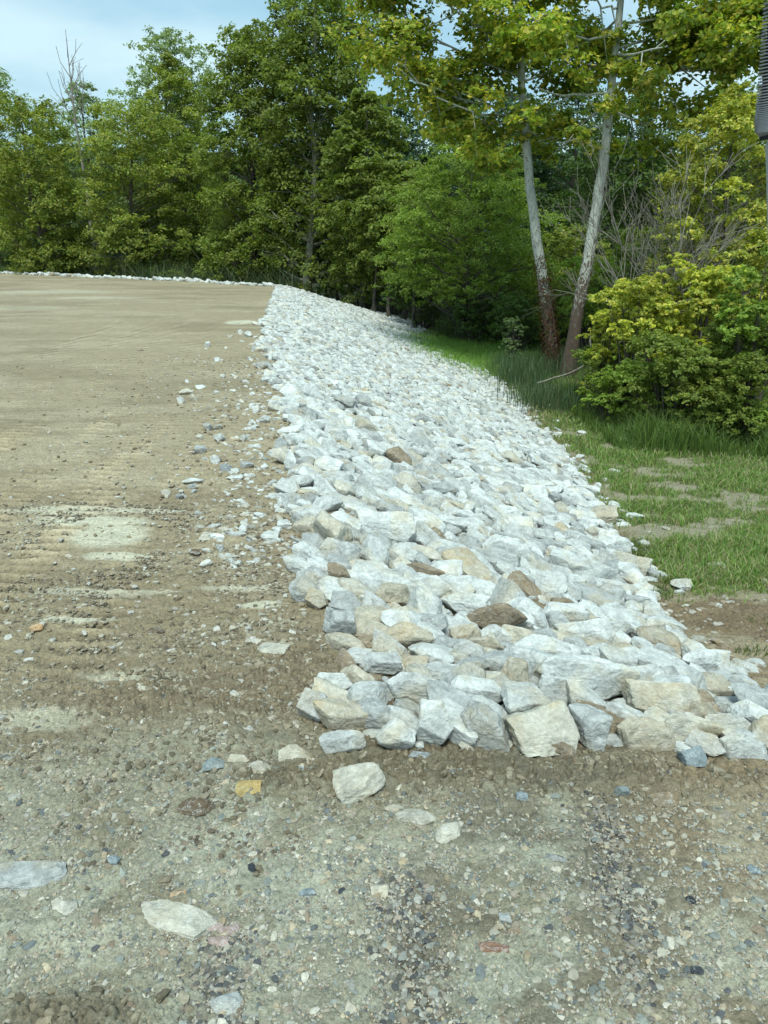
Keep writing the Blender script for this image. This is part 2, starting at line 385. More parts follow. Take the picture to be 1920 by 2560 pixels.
hero = [
 (745, 839, 1726, 1820, 'grey', 'grey block of rock with a bright top at the near left corner of the riprap'),
 (854, 968, 1706, 1792, 'pale', 'big pale rock just right of the near left corner block'),
 (884, 1002, 1745, 1832, 'grey', 'grey faceted rock leaning in front of the big pale rock near the left corner'),
 (800, 913, 1829, 1897, 'pale', 'oval pale rock lying alone in the brown soil before the front row'),
 (948, 1040, 1798, 1897, 'pale', 'squarish pale block at the left end of the front row on the soil'),
 (1040, 1130, 1765, 1894, 'pale', 'tall pointed pale rock standing between the square block and the dark grey pointed rock'),
 (1152, 1270, 1762, 1894, 'grey', 'grey rock with a pointed left peak in the middle of the front row'),
 (968, 1127, 1693, 1780, 'pale', 'wide pale boulder behind the square block in the second row'),
 (1123, 1260, 1706, 1784, 'white', 'smooth whitish boulder with flat top behind the grey pointed rock'),
 (1254, 1367, 1714, 1823, 'pale', 'rounded pale rock tucked behind the tan streaked boulder'),
 (1266, 1432, 1759, 1904, 'beige', 'large tan streaked boulder with a sloping face in the front row'),
 (1359, 1448, 1850, 1908, 'brown', 'dark brown rock half buried at the foot of the tan streaked boulder'),
 (1416, 1518, 1775, 1892, 'grey', 'rounded grey rock right of the brown half buried rock'),
 (1343, 1581, 1662, 1783, 'white', 'longest white slab sloping down to the right above the front row'),
 (1557, 1739, 1726, 1815, 'beige', 'flat beige slab with a broad smooth top near the right of the front'),
 (1537, 1698, 1815, 1888, 'tan', 'tan grey rock under the flat beige slab'),
 (1645, 1795, 1811, 1872, 'beige', 'low beige rock to the right below the flat beige slab'),
 (1698, 1759, 1868, 1926, 'blue', 'small blue grey cube of rock out on the soil at the right'),
 (1763, 1876, 1799, 1856, 'pale', 'rounded pale rock near the right frame edge above the flat outcrop'),
 (1795, 1925, 1860, 1912, 'pale', 'low flat pale rock at the right frame edge of the front row'),
 (1817, 1918, 1731, 1779, 'white', 'white rock at the far right toe against the brown bank'),
 (1740, 1828, 1690, 1772, 'tan', 'upright rock with rusty tan right side near the right toe'),
 (1690, 1760, 1690, 1775, 'pale', 'pale upright rock left of the rusty tan rock'),
 (1658, 1718, 1654, 1706, 'grey', 'small wedge of grey rock under the long white slab at the right toe'),
 (1690, 1823, 1638, 1706, 'white', 'long white slab pointing to the brown bank at the right toe'),
 (1585, 1698, 1666, 1743, 'grey', 'grey angular rock behind the flat beige slab'),
 (1492, 1585, 1626, 1726, 'pale', 'pale rounded rock above the right end of the longest slab'),
 (1416, 1506, 1644, 1694, 'pale', 'squared pale rock right of the lumpy long white rock'),
 (1252, 1422, 1616, 1692, 'white', 'lumpy long white rock lying above the longest slab'),
 (1240, 1328, 1654, 1750, 'tan', 'rock with a tan face left of the longest slab'),
 (1315, 1393, 1573, 1634, 'grey', 'faceted grey rock left of the wide white boulder'),
 (1383, 1529, 1561, 1640, 'white', 'wide white boulder with grey underside in the right half of the slope'),
 (1533, 1605, 1605, 1656, 'tan', 'rounded tan rock right of the wide white boulder'),
 (1492, 1585, 1558, 1605, 'pale', 'pale rock behind the rounded tan rock'),
 (1163, 1316, 1522, 1602, 'brown', 'long brown boulder with pale flecks in the middle of the slope'),
 (1262, 1371, 1492, 1580, 'white', 'white angular boulder just above the long brown boulder'),
 (1357, 1468, 1530, 1575, 'white', 'flat white rock beside the bare soil patch'),
 (1583, 1674, 1557, 1608, 'beige', 'long beige rock at the toe below the small white cube of rock'),
 (1684, 1718, 1591, 1615, 'grey', 'smallest grey cube of rock at the toe beside the bare bank'),
 (1525, 1621, 1410, 1448, 'beige', 'flat beige slab sticking out over the grass at the toe'),
 (1470, 1541, 1268, 1319, 'tan', 'tan slab tilted down onto the grass at the toe'),
 (808, 892, 1523, 1615, 'grey', 'tilted grey block with a crack and a pointed top at the left edge'),
 (888, 950, 1585, 1633, 'brown', 'brown rock right of the tilted cracked block'),
 (946, 1080, 1565, 1645, 'tan', 'wide tan rock with grey lower edge left of the middle'),
 (1022, 1118, 1537, 1602, 'grey', 'grey rock sloping right above the wide tan rock'),
 (823, 902, 1480, 1555, 'grey', 'grey rock with a steep right face above the tilted cracked block'),
 (885, 975, 1515, 1583, 'tan', 'tan rock with a dark notch above the brown rock'),
 (765, 823, 1476, 1535, 'tan', 'tan upright rock at the left edge beside the dirt pad'),
 (863, 935, 1617, 1673, 'pale', 'pale leaning slab at the left edge below the brown rock'),
 (900, 1002, 1620, 1702, 'pale', 'big three sided pale rock below the wide tan rock'),
 (1004, 1070, 1640, 1690, 'tan', 'small tan rock in the gap right of the three sided pale rock'),
 (1055, 1143, 1651, 1720, 'pale', 'rounded pale rock with ridges above the smooth whitish boulder'),
 (1138, 1224, 1639, 1702, 'grey', 'grey lumpy rock left of the rock with a tan face'),
 (781, 884, 1698, 1745, 'pale', 'low pale rock behind the near left corner block'),
 (1013, 1109, 1427, 1467, 'brown', 'flat brown slab catching shade in the middle of the left half'),
 (996, 1141, 1454, 1527, 'white', 'broad whitish rock below the flat brown slab'),
 (928, 1033, 1467, 1530, 'tan', 'layered tan rock left of the broad whitish rock'),
 (1101, 1217, 1494, 1558, 'white', 'white topped rock left above the long brown boulder'),
 (888, 1040, 1311, 1368, 'white', 'pair shaped long white rock right below the earthy hump'),
 (1130, 1203, 1344, 1404, 'grey', 'grey triangular rock left of the large tilted white slab'),
 (1199, 1335, 1351, 1426, 'white', 'large tilted white slab high on the right half of the slope'),
 (1073, 1156, 1405, 1476, 'white', 'white upright rock right of the flat brown slab'),
 (1125, 1200, 1560, 1620, 'tan', 'tan rock under the left end of the long brown boulder'),
 (1160, 1260, 1600, 1650, 'tan', 'tan grey rock left of the lumpy long white rock'),
 (1395, 1470, 1440, 1490, 'white', 'white wedge rock above the bare soil patch'),
 (1448, 1505, 1470, 1505, 'grey', 'low grey rock on the bare soil patch'),
 (1445, 1490, 1505, 1550, 'pale', 'upright pale rock in the bare soil patch'),
 (1560, 1625, 1490, 1530, 'grey', 'grey wedge rock on the toe beside brown soil'),
]
for u0, u1, v0, v1, tn, lb in hero:
    place_box(u0, u1, v0, v1, tn, 'riprap_rock', lb, 'rock', G1, roll=random.uniform(-.05, .2) if (u1 - u0) > 1.6 * (v1 - v0) else random.uniform(-.15, .15))

G2 = 'loose stones on the ground'
loose_st = [
 (668, 704, 1005, 1035, 'pale', 'round pale stone beside the left edge of the riprap'),
 (507, 531, 1061, 1079, 'grey', 'small white and grey stone, left one of a side by side pair on the pad'),
 (533, 557, 1061, 1074, 'grey', 'small grey stone, right one of a side by side pair on the pad'),
 (534, 563, 1085, 1107, 'pale', 'sharp peaked pale stone on the pad'),
 (597, 622, 1088, 1107, 'pale', 'pale stone with dark underside right of the sharp peaked one'),
 (487, 518, 1115, 1136, 'grey', 'flat topped grey stone left of the brown and grey cluster'),
 (525, 551, 1141, 1166, 'pale', 'pale leaning stone beside a dark brown one'),
 (542, 569, 1139, 1159, 'brown', 'dark brown stone beside the pale leaning one'),
 (548, 581, 1162, 1186, 'dark', 'dark grey stone behind a bright white one'),
 (577, 599, 1171, 1186, 'white', 'small bright white stone in the cluster'),
 (567, 608, 1187, 1202, 'white', 'flat white slab at the front of the stone cluster'),
 (457, 504, 1195, 1210, 'white', 'long thin white slab lying alone on the pad'),
 (602, 637, 1153, 1171, 'grey', 'grey green stone right of the stone cluster'),
 (451, 483, 973, 990, 'beige', 'long stone tilted up to the right far out on the pad'),
 (486, 513, 963, 973, 'white', 'thin white flake lying far out on the pad'),
 (472, 497, 987, 1006, 'beige', 'long stone pointing down to the right far out on the pad'),
 (442, 462, 995, 1013, 'pale', 'stacked looking pale stone at the left of the far group'),
 (632, 649, 1017, 1036, 'white', 'white sliver of stone near the riprap edge'),
 (650, 676, 1041, 1062, 'pale', 'pale stone below the white sliver near the riprap'),
 (670, 695, 1080, 1103, 'tan', 'tan and grey split stone near the riprap edge'),
 (697, 719, 1119, 1135, 'beige', 'round beige stone touching the riprap edge'),
 (725, 771, 1112, 1136, 'beige', 'smooth beige boulder on the left edge of the riprap'),
 (403, 427, 1225, 1243, 'beige', 'rounded beige stone left of a small dark one'),
 (440, 460, 1235, 1249, 'dark', 'small dark stone right of the rounded beige one'),
 (590, 602, 1011, 1026, 'white', 'tiny white chip midway between pad stones'),
 (551, 564, 937, 946, 'white', 'white stone on the far part of the pad'),
 (605, 626, 950, 960, 'pale', 'low pale stone with dark shadow on the far pad'),
 (595, 608, 827, 839, 'white', 'far white stone, left of two nearest the upper riprap'),
 (611, 632, 832, 846, 'white', 'far white stone, right of two nearest the upper riprap'),
 (511, 527, 857, 871, 'white', 'pointed white stone farthest left of the far scatter'),
 (535, 551, 895, 906, 'white', 'small white stone in the middle of the far scatter'),
 (655, 668, 823, 833, 'white', 'white stone just off the upper riprap edge'),
 (635, 680, 905, 925, 'grey', 'pair of grey lumps of stone off the upper riprap edge'),
 (689, 756, 1199, 1245, 'pale', 'angular pale boulder at the left bulge of the riprap'),
 (701, 760, 1236, 1284, 'grey', 'grey pointed boulder under the left bulge of the riprap'),
 (546, 577, 1317, 1338, 'tan', 'tan stone with brown side right of the pale scraped clay'),
 (498, 534, 1331, 1354, 'beige', 'beige stone left of the tan one near the scraped clay'),
 (475, 503, 1372, 1391, 'soil', 'dark brown stone nearest below the scraped clay'),
 (586, 615, 1327, 1343, 'pale', 'pale stone right of the tan one'),
 (653, 698, 1328, 1355, 'pale', 'low pale stone halfway to the riprap'),
 (693, 729, 1300, 1324, 'pale', 'white lump of stone close to the riprap'),
 (553, 596, 1385, 1400, 'beige', 'low beige stone beside a small dark clod'),
 (645, 721, 1604, 1640, 'beige', 'flat pale slab lying beside crushed white chips'),
 (615, 655, 1592, 1612, 'beige', 'thin tan slab behind the flat pale slab'),
 (368, 413, 1566, 1586, 'soil', 'dark slab shadow on the pad, built as a stone'),  # dark toned stone standing in for the shadow of a slab
 (80, 110, 1558, 1580, 'orange', 'orange tan stone at the far left of the pad'),
 (590, 654, 1947, 1987, 'yellow', 'yellow ochre stone in the gravel'),
 (619, 679, 1898, 1941, 'tan', 'rounded dusty tan stone behind the yellow ochre one'),
 (694, 798, 1862, 1918, 'tan', 'long dusty tan slab leaning out of brown soil'),
 (833, 960, 1900, 1996, 'beige', 'big flat beige rock half sunk in front of the riprap'),
 (740, 793, 1902, 1932, 'blue', 'blue grey stone under the long dusty slab'),
 (509, 561, 1892, 1927, 'blue', 'blue grey stone left of the rounded dusty tan one'),
 (567, 625, 1879, 1908, 'tan', 'brownish tan stone above the rounded dusty one'),
 (445, 532, 1990, 2033, 'soil', 'dark crumbly clod left of the yellow ochre stone'),
 (122, 191, 2249, 2286, 'beige', 'beige stone at the lower left below the buried grey slab'),
 (422, 469, 2226, 2245, 'orange', 'thin orange flake above the buried whitish slab'),
 (509, 560, 2309, 2330, 'pink', 'pinkish shard right of the buried whitish slab'),
 (545, 598, 2312, 2340, 'pink', 'rightmost pinkish shard beside the dark gravel'),
 (520, 572, 2336, 2362, 'pink', 'lower pinkish shard beside the buried whitish slab'),
 (527, 604, 2483, 2541, 'grey', 'grey and brown stone near the bottom edge of the frame'),
 (614, 650, 2158, 2182, 'black', 'black lump of coal like stone in the gravel'),
 (746, 790, 2217, 2240, 'blue', 'dark slate chip left of a smaller dark chip'),
 (845, 875, 2219, 2238, 'black', 'small dark chip right of the slate chip'),
 (926, 972, 2207, 2240, 'tan', 'flat round beige stone pressed into the gravel'),
 (1198, 1273, 2355, 2384, 'red', 'long reddish slate shard in the right foreground'),
 (1238, 1279, 2277, 2309, 'grey', 'grey triangular stone above the reddish shard'),
 (1533, 1568, 1962, 1997, 'blue', 'blue grey stone before the riprap at right'),
 (1626, 1695, 1974, 2014, 'brown', 'low brown stone right of the blue grey one'),
 (1724, 1755, 2411, 2438, 'black', 'black blue chip in the lower right gravel'),
 (1869, 1903, 2161, 2184, 'blue', 'blue grey chip at the right edge of the gravel'),
 (1358, 1420, 2136, 2158, 'dark', 'dark chip beside a tan one in the right gravel'),
 (1290, 1320, 1979, 2003, 'blue', 'small blue grey pebble stone before the tan streaked boulder'),
 (960, 1010, 2010, 2030, 'tan', 'low tan stone right of the big flat beige rock'),
 (270, 300, 2140, 2165, 'blue', 'blue grey stone right of the buried grey slab'),
 (1715, 1740, 2240, 2262, 'black', 'small black chip in the right gravel near dry straw'),
 (1676, 1729, 1446, 1478, 'pale', 'pale stone lying alone on the bank right of the riprap'),
 (1565, 1610, 1280, 1298, 'white', 'white flake lying in the grass right of the riprap'),
 (1020, 1090, 1880, 1900, 'dark', 'dark stone in the soil at the foot of the square block'),
 (1345, 1390, 1120, 1140, 'white', 'white stone out in the grass past the toe'),
]
for u0, u1, v0, v1, tn, lb in loose_st:
    place_box(u0, u1, v0, v1, tn, 'loose_stone', lb, 'stone', G2, hmin=.22, sink=.3)
# big slabs pressed flush into the ground
def flush(u0, u1, v0, v1, tone, label, seed):
    x, y, z, t_ = hit_t((u0 + u1) / 2, (v0 + v1) / 2); W = (u1 - u0) / F * t_
    y0 = hit_t((u0 + u1) / 2, v1)[1]; y1 = hit_t((u0 + u1) / 2, v0)[1]
    o = bpy.data.objects.new('embedded_slab', HI[seed % NA]); C.objects.link(o)
    o.scale = (W / 2, (y1 - y0) / 2, .045); o.location = (x, y, z - .002); o.rotation_euler = (random.uniform(-.03, .03), random.uniform(-.03, .03), random.uniform(-.3, .3)); o.color = (*TONES[tone], 1); tag(o, label, 'stone slab', 'slabs pressed flush into the ground')
flush(-30, 168, 2147, 2222, 'grey', 'flat grey slab pressed into the ground at the left frame edge', 3)
flush(336, 550, 2268, 2345, 'beige', 'whitish slab pressed into the clay left of the pinkish shards', 6)
flush(985, 1095, 2028, 2062, 'beige', 'chalky flat patch of crushed stone, upper of two', 8)
flush(1078, 1165, 2064, 2105, 'beige', 'chalky flat patch of crushed stone, lower of two', 9)

# ------------------------------------------------------------------ the rest of the riprap
cell = .3; grid = {}
def ok(x, y, r):
    i, j = int(x // cell), int(y // cell)
    for a in (-1, 0, 1):
        for b in (-1, 0, 1):
            for (X, Y, q) in grid.get((i + a, j + b), ()):
                if (X - x) ** 2 + (Y - y) ** 2 < (q + r) ** 2: return False
    return True
def put(x, y, r): grid.setdefault((int(x // cell), int(y // cell)), []).append((x, y, r))
for x, y, a, b in ROCKS:
    n = max(1, int(round(a / max(b, .03))))
    for k in range(n): put(x + (k - (n - 1) / 2) * 2 * a / n, y, min(a / n, b) * .75)
cand = []
def tone_pick(y):
    q = random.random(); w = float(np.clip((y - 5) / 6, 0, 1)); pt = .17 * (1 - w) + .045
    if q < pt: return random.choice(['tan', 'beige', 'tan', 'brown'] if q < pt * .5 else ['beige'])
    if q < pt + .20: return 'grey'
    if q < pt + .28 + .25 * (1 - w): return 'pale'
    return 'white'
def inside(x, y, m=0.0):
    s = float(SS(x, y)); e = (float(vn2(x * 1.2, y * 1.2, 33)) - .5)
    if y < 3.75 + .25 * e + (0.15 if x < .2 else 0): return False
    if y > 60 and x > 20: return False
    lim = 1.0 + .05 * e
    if y > YE(x) - .4 and x < XC(47) + 1 and s < .55: return s > -.12 + .05 * e   # rim along the far edge
    return -.02 + .10 * e * (y < 30) < s < lim
def dart(n, r0, r1, k, y0, y1, h):
    for _ in range(n):
        y = y0 + (y1 - y0) * random.random() ** h
        x = random.uniform(float(XC(y)) - .6, float(XT(y)) + .3)
        r = random.uniform(r0, r1)
        if not inside(x, y): continue
        if any((x - hx) ** 2 + (y - hy) ** 2 < (.75 * rr_) ** 2 for hx, hy, rr_, hh in HUMPS) and r > .05: continue
        if ok(x, y, r * k): put(x, y, r * k); cand.append((x, y, r))
dart(160, .15, .20, .8, 5.2, 16, 1.2)
dart(5000, .105, .15, .74, 3.8, 14, 1.2)
dart(16000, .07, .105, .74, 3.8, 26, 1.2)
dart(9000, .04, .06, .8, 3.8, 14, 1.3)
dart(16000, .085, .125, .70, 14, 54, 1.0)
dart(22000, .07, .085, .72, 16, 54, 1.0)
# rim of rock along the far edge of the pad
for _ in range(9000):
    x = random.uniform(-75, -5); y = float(YE(x)) + random.uniform(-.7, 2.2); r = random.uniform(.11, .22)
    if y - float(YE(x)) < -.45 + .5 * vn2(x * .7, 3.3, 2): continue
    if float(SS(x, y)) < 1 and ok(x, y, r * .75): put(x, y, r * .75); cand.append((x, y, r))
# spill of small stones on the pad left of the riprap and at the toe
for _ in range(1100):
    u = random.gauss(650, 90); v = random.uniform(800, 1420)
    x, y, z, t_ = hit_t(u, v); r = random.uniform(.012, .05) * random.uniform(.6, 1.3)
    if float(SS(x, y)) < 0 and random.random() < math.exp(-(float(XC(y)) - x) / 1.3): cand.append((x, y, -r))
for _ in range(160):
    y = random.uniform(5, 26); x = float(XT(y)) + random.expovariate(3.5); r = random.uniform(.03, .09); cand.append((x, y, -r))
print('riprap rocks', len(cand))
def pscale(c):
    x, y, r = c; u, v, d = proj(x, y, float(TZ(x, y)))
    if not (-20 < u < 1940 and v < 2580): return 0
    return abs(r) * F / d
order = sorted(range(len(cand)), key=lambda i: -pscale(cand[i]))
NIND = 300 - len(hero)
ind = [i for i in order if cand[i][2] > 0][:NIND]; rest = sorted(set(range(len(cand))) - set(ind))
def slope_tilt(x, y):
    e = .15; dzx = float(TZ(x + e, y) - TZ(x - e, y)) / (2 * e); return math.atan(-dzx)
TW = {'white': 'white', 'pale': 'pale grey', 'grey': 'mid grey', 'tan': 'tan', 'beige': 'beige', 'brown': 'brown'}
for i in ind:
    x, y, r = cand[i]; tn = tone_pick(y)
    o = bpy.data.objects.new('riprap_rock', MI[random.randrange(NA)]); C.objects.link(o)
    ax = random.uniform(1.05, 1.85); ay = random.uniform(.7, 1.0); az_ = random.uniform(.6, 1.0)
    o.scale = (r * ax, r * ay, r * az_); z = float(TZ(x, y))
    o.location = (x, y, z + r * az_ * random.uniform(.35, .75))
    o.rotation_euler = (random.uniform(-.35, .35), slope_tilt(x, y) + random.uniform(-.3, .4), random.gauss(-.35, .45))
    k = random.uniform(.88, 1.08); o.color = (*[q * k for q in TONES[tn]], 1)
    s = float(SS(x, y)); where = 'left edge' if s < .2 else ('toe by the grass' if s > .8 else 'middle')
    band = 'nearest stretch' if y < 5.5 else ('second stretch' if y < 8 else 'further stretch')
    tag(o, '%s angular rock wedged in the %s of the riprap, %s' % (TW[tn], band, where), 'rock', G1)
# mass
VV, FF, CC = [], [], []; off = 0
for i in rest:
    x, y, r = cand[i]; loose_ = r < 0; r = abs(r); pp = r * F / max(3, y) * .4
    lv = 3 if pp > 6 else (2 if pp > 1.3 else 1)
    V, Fc = LOWS[lv][random.randrange(12)]
    ax = random.uniform(1.05, 2.0); ay = random.uniform(.65, 1.0); az_ = random.uniform(.5, 1.0)
    if y > 40: az_ = random.uniform(.6, .9)
    Rm = np.array(Euler((random.uniform(-.35, .35), (0 if loose_ else slope_tilt(x, y)) + random.uniform(-.35, .45), random.gauss(-.35, .5))).to_matrix())
    W = (V * np.array((r * ax, r * ay, r * az_))) @ Rm.T
    z = float(TZ(x, y)); W = W + np.array((x, y, z + r * az_ * (.25 if loose_ else random.uniform(.3, .75))))
    tn = tone_pick(y); c_ = np.array(TONES[tn]) * random.uniform(.85, 1.08)
    VV.append(W); FF.append(Fc + off); off += len(V); CC.append(np.tile(c_, (len(V), 1)))
o = link('riprap_rock_mass', mesh('riprap_rock_mass', np.concatenate(VV), np.concatenate(FF), M_ROCKM, np.concatenate(CC)))
tag(o, 'white limestone riprap covering the embankment slope into the distance', 'riprap', kind='stuff')

# ------------------------------------------------------------------ gravel, clods
def scatter(name, n, sampler, rmin, rmax, pal, label, cat, lv=1, flat=.5, powr=3.0, sink=.25, zadd=0, cuts=8):
    arch = [rock_shape(300 + i, lv, cuts, 1.0, .5) for i in range(8)]
    xs, ys = sampler(n); n = len(xs)
    r = rmin + (rmax - rmin) * rng.random(n) ** powr
    VV, FF, CC = [], [], []; off = 0
    zs = TZ(xs, ys)
    # sample relief roughly
    zs = zs + ((fbm(xs * 9, ys * 9, 5, 81) - .5) * .022 + (fbm(xs * 2.2, ys * 2.2, 3, 83) - .5) * .05) * np.clip(1.6 - ys / 14, .4, 1) + zadd
    pal = np.array(pal); pc = pal[rng.integers(0, len(pal), n)] * rng.uniform(.8, 1.2, (n, 1))
    for a in range(8):
        sel = np.arange(a, n, 8); V, Fc = arch[a]; m = len(sel)
        if m == 0: continue
        an = rng.uniform(0, 6.28, m); ca, sa = np.cos(an), np.sin(an)
        sc = np.stack([rng.uniform(.8, 1.4, m), rng.uniform(.6, 1, m), rng.uniform(.6, 1.2, m) * flat], 1) * r[sel][:, None]
        W = V[None] * sc[:, None]
        tl = rng.uniform(-.35, .35, m); ct, st = np.cos(tl), np.sin(tl)
        W = np.stack([W[..., 0] * ct[:, None] - W[..., 2] * st[:, None], W[..., 1], W[..., 0] * st[:, None] + W[..., 2] * ct[:, None]], -1)
        W = np.stack([W[..., 0] * ca[:, None] - W[..., 1] * sa[:, None], W[..., 0] * sa[:, None] + W[..., 1] * ca[:, None], W[..., 2]], -1)
        W[..., 0] += xs[sel][:, None]; W[..., 1] += ys[sel][:, None]; W[..., 2] += (zs[sel] + sc[:, 2] * (1 - 2 * sink))[:, None]
        VV.append(W.reshape(-1, 3)); FF.append((Fc[None] + (np.arange(m) * len(V))[:, None, None]).reshape(-1, 3) + off); off += m * len(V)
        CC.append(np.repeat(pc[sel], len(V), 0))
    o = link(name, mesh(name, np.concatenate(VV), np.concatenate(FF), M_GRAVEL, np.concatenate(CC)))
    return tag(o, label, cat, kind='stuff')
def samp_fore(n):
    y = 1.2 + 3.4 * rng.random(n) ** .8; x = (rng.random(n) - .5) * (1.5 * y + 2.2)
    keep = (fbm(x * 1.3, y * 1.3, 3, 44) + .2 * rng.random(n) > .50) | (rng.random(n) < .5)
    keep &= (y < 3.75) | (x < -.5)
    return x[keep], y[keep]
GP = [(.36, .36, .33), (.30, .32, .30), (.42, .40, .34), (.22, .24, .23), (.46, .40, .30), (.52, .50, .44), (.28, .23, .18), (.34, .30, .25), (.16, .18, .19), (.38, .37, .32), (.30, .28, .23)]
GP = [np.array(c) * .92 * np.array((1, .98, .93)) for c in GP]
scatter('gravel', 160000, samp_fore, .004, .010, GP, 'fine grey and tan gravel pressed into the clay in the foreground', 'gravel', 1, .55, 1.6)
scatter('coarse_gravel', 26000, samp_fore, .007, .027, GP + GP + GP + [(.10, .105, .11), (.34, .28, .19)], 'coarser angular stone chips lying over the foreground clay', 'gravel', 2, .40, 5)
def samp_pad(n):
    y = 4 + 16 * rng.random(n) ** 1.6; x = XC(y) - rng.exponential(1.6, n) - .02
    return x, y
scatter('pad_grit', 9000, samp_pad, .006, .035, [(.30, .26, .19), (.24, .19, .13), (.40, .37, .30), (.45, .44, .40), (.27, .23, .16)], 'crumbs of soil and stone chips strewn over the dirt pad', 'gravel', 1, .6, 3.5)
def samp_clod(n):
    y = rng.normal(3.62, .13, n); x = rng.uniform(-.9, 3.4, n)
    m = n // 2; y[:m] = rng.normal(4.4, .6, m); x[:m] = rng.normal(-1.15, .55, m)
    k = n // 22; y[-k:] = rng.normal(hit(200, 2545)[1], .07, k); x[-k:] = rng.normal(hit(180, 2545)[0], .28, k)
    keep = (SS(x, y) < .1) | (y < 3.8)
    return x[keep], y[keep]
def samp_dark(n):
    k = rng.integers(0, 3, n); f = rng.random(n); P0 = np.array([(a0[0], a0[1] - .5), (b0[0], b0[1] - .2), (e0[0], e0[1] - .3)])[k]; P1 = np.array([a1[:2], b1[:2], e1[:2]])[k]
    P = P0 + (P1 - P0) * f[:, None]; return P[:, 0] + rng.normal(0, .10, n), P[:, 1] + rng.normal(0, .05, n)
scatter('wheel_mark_gravel', 5500, samp_dark, .004, .018, [(.12, .115, .10), (.16, .15, .13), (.21, .20, .17), (.09, .09, .09), (.28, .24, .19), (.32, .31, .27)], 'dark damp chips gathered along the wheel marks in the foreground', 'gravel', 1, .5, 3)
scatter('soil_clods', 22000, samp_clod, .003, .026, [(.21, .18, .125), (.15, .13, .09), (.24, .205, .145), (.28, .25, .185)], 'crumbly brown soil clods banked along the riprap foot', 'soil', 2, .8, 7, cuts=7)
def samp_rub(n):
    y = 2.9 + 5.5 * rng.random(n) ** 1.3; x = XC(y) - .05 - rng.random(n) ** 1.4 * (1.2 + .55 * y)
    px_, py_ = hit(275, 1335)[:2]; k = (fbm(x * 1.1, y * 2.0, 4, 23) + .12 * rng.random(n) > .50) & (((x - px_) / .7) ** 2 + ((y - py_) / .55) ** 2 > 1)
    return x[k], y[k]
scatter('soil_rubble', 60000, samp_rub, .004, .022, [(.20, .17, .12), (.15, .125, .09), (.26, .23, .17), (.33, .30, .23), (.12, .10, .075), (.38, .37, .31)], 'rough rubble of soil crumbs and chips churned up on the near part of the pad', 'soil', 1, .55, 3.5)
def samp_bank(n):
    y = rng.uniform(5.5, 9.8, n); x = XT(y) + .1 + rng.random(n) * 5; return x, y
scatter('bank_clods', 3000, samp_bank, .01, .05, [(.17, .13, .09), (.22, .17, .12), (.30, .25, .19), (.38, .36, .31)], 'brown crumbs of earth on the bare bank right of the rocks', 'soil', 1, .6, 3)

# ------------------------------------------------------------------ grass and reeds
def blades(name, X, Y, H, W, pal, lean, label, cat, jit=.2, Z=None):
    n = len(X); Z = TZ(X, Y) if Z is None else Z
    a = rng.uniform(0, 6.28, n); b = rng.uniform(0, 6.28, n)
    wx, wy = np.cos(a) * W / 2, np.sin(a) * W / 2
    lx, ly = np.cos(b) * H * lean * rng.random(n), np.sin(b) * H * lean * rng.random(n)
    P0 = np.stack([X, Y, Z - .02], 1); wv = np.stack([wx, wy, 0 * wx], 1)
    M = P0 + np.stack([lx * .35, ly * .35, H * .55], 1); T_ = P0 + np.stack([lx * 1.2, ly * 1.2, H * rng.uniform(.8, 1, n)], 1)
    V = np.stack([P0 - wv, P0 + wv, M - wv * .8, M + wv * .8, T_], 1).reshape(-1, 3)
    k = (np.arange(n) * 5)[:, None]
    Ft = np.concatenate([k + np.array([[0, 1, 3]]), k + np.array([[0, 3, 2]]), k + np.array([[2, 3, 4]])])
    pal = np.array(pal); c = pal[rng.integers(0, len(pal), n)] * rng.uniform(1 - jit, 1 + jit, (n, 1))
    o = link(name, mesh(name, V, Ft, M_BLADE, np.repeat(c, 5, 0)))
    return tag(o, label, cat, kind='stuff')
n = 230000
y = 7.4 + 27 * rng.random(n) ** 1.35; x = XT(y) + rng.random(n) ** 1.1 * (3.5 + .42 * y)
m_ = sstep(.98, 1.12, SS(x, y) + (fbm(x * 1.3, y * 1.3, 4, 9) - .5) * .10) * sstep(7.6, 9.8, y + (fbm(x * 1.3, y * 1.3, 4, 9) - .5) * 3 + .25 * (x - 4))
gp = fbm(x * .9, y * 1.3, 6, 61, .62)
m_ *= (1 - .93 * sstep(.53, .61, gp)); k = rng.random(n) < m_ * (.55 + .9 * fbm(x * 2.4, y * 2.4, 2, 77))
x, y = x[k], y[k]; H = rng.uniform(.05, .17, len(x)) * (.6 + 1.1 * fbm(x * .9, y * .9, 3, 70)) * (1 + .5 * sstep(20, 28, y))
blades('grass', x, y, H, .008 + .0007 * y, [(.15, .27, .06), (.19, .32, .07), (.12, .21, .05), (.24, .33, .09), (.30, .31, .14), (.38, .34, .20)], .9, 'short patchy green grass on the low ground right of the riprap', 'grass')
# little tufts on the bare bank and weeds along the toe
n = 9000; y = rng.uniform(5.5, 12, n); x = XT(y) + .1 + rng.exponential(.5, n); k = vn2(x * 2.2, y * 2.2, 12) > .62
x, y = x[k], y[k]; blades('toe_weeds', x, y, rng.uniform(.05, .16, len(x)), .010, [(.10, .15, .04), (.14, .18, .06)], .9, 'thin green weeds sprouting along the toe of the riprap', 'weeds')
def reedbed(name, pts, n, h, label, cat='reeds', pal=None, lean=.35, w=.02):
    X, Y, Hh = [], [], []
    for (u, v, du, dy, k, hm) in pts:
        x0, y0, z0, t_ = hit_t(u, v); q = int(n * k)
        X.append(x0 + rng.normal(0, du, q)); Y.append(y0 + rng.normal(0, dy, q)); Hh.append(rng.uniform(.55, 1, q) * h * hm)
    blades(name, np.concatenate(X), np.concatenate(Y), np.concatenate(Hh), w, pal or [(.07, .12, .055), (.09, .15, .07), (.06, .10, .05), (.13, .17, .08)], lean, label, cat)
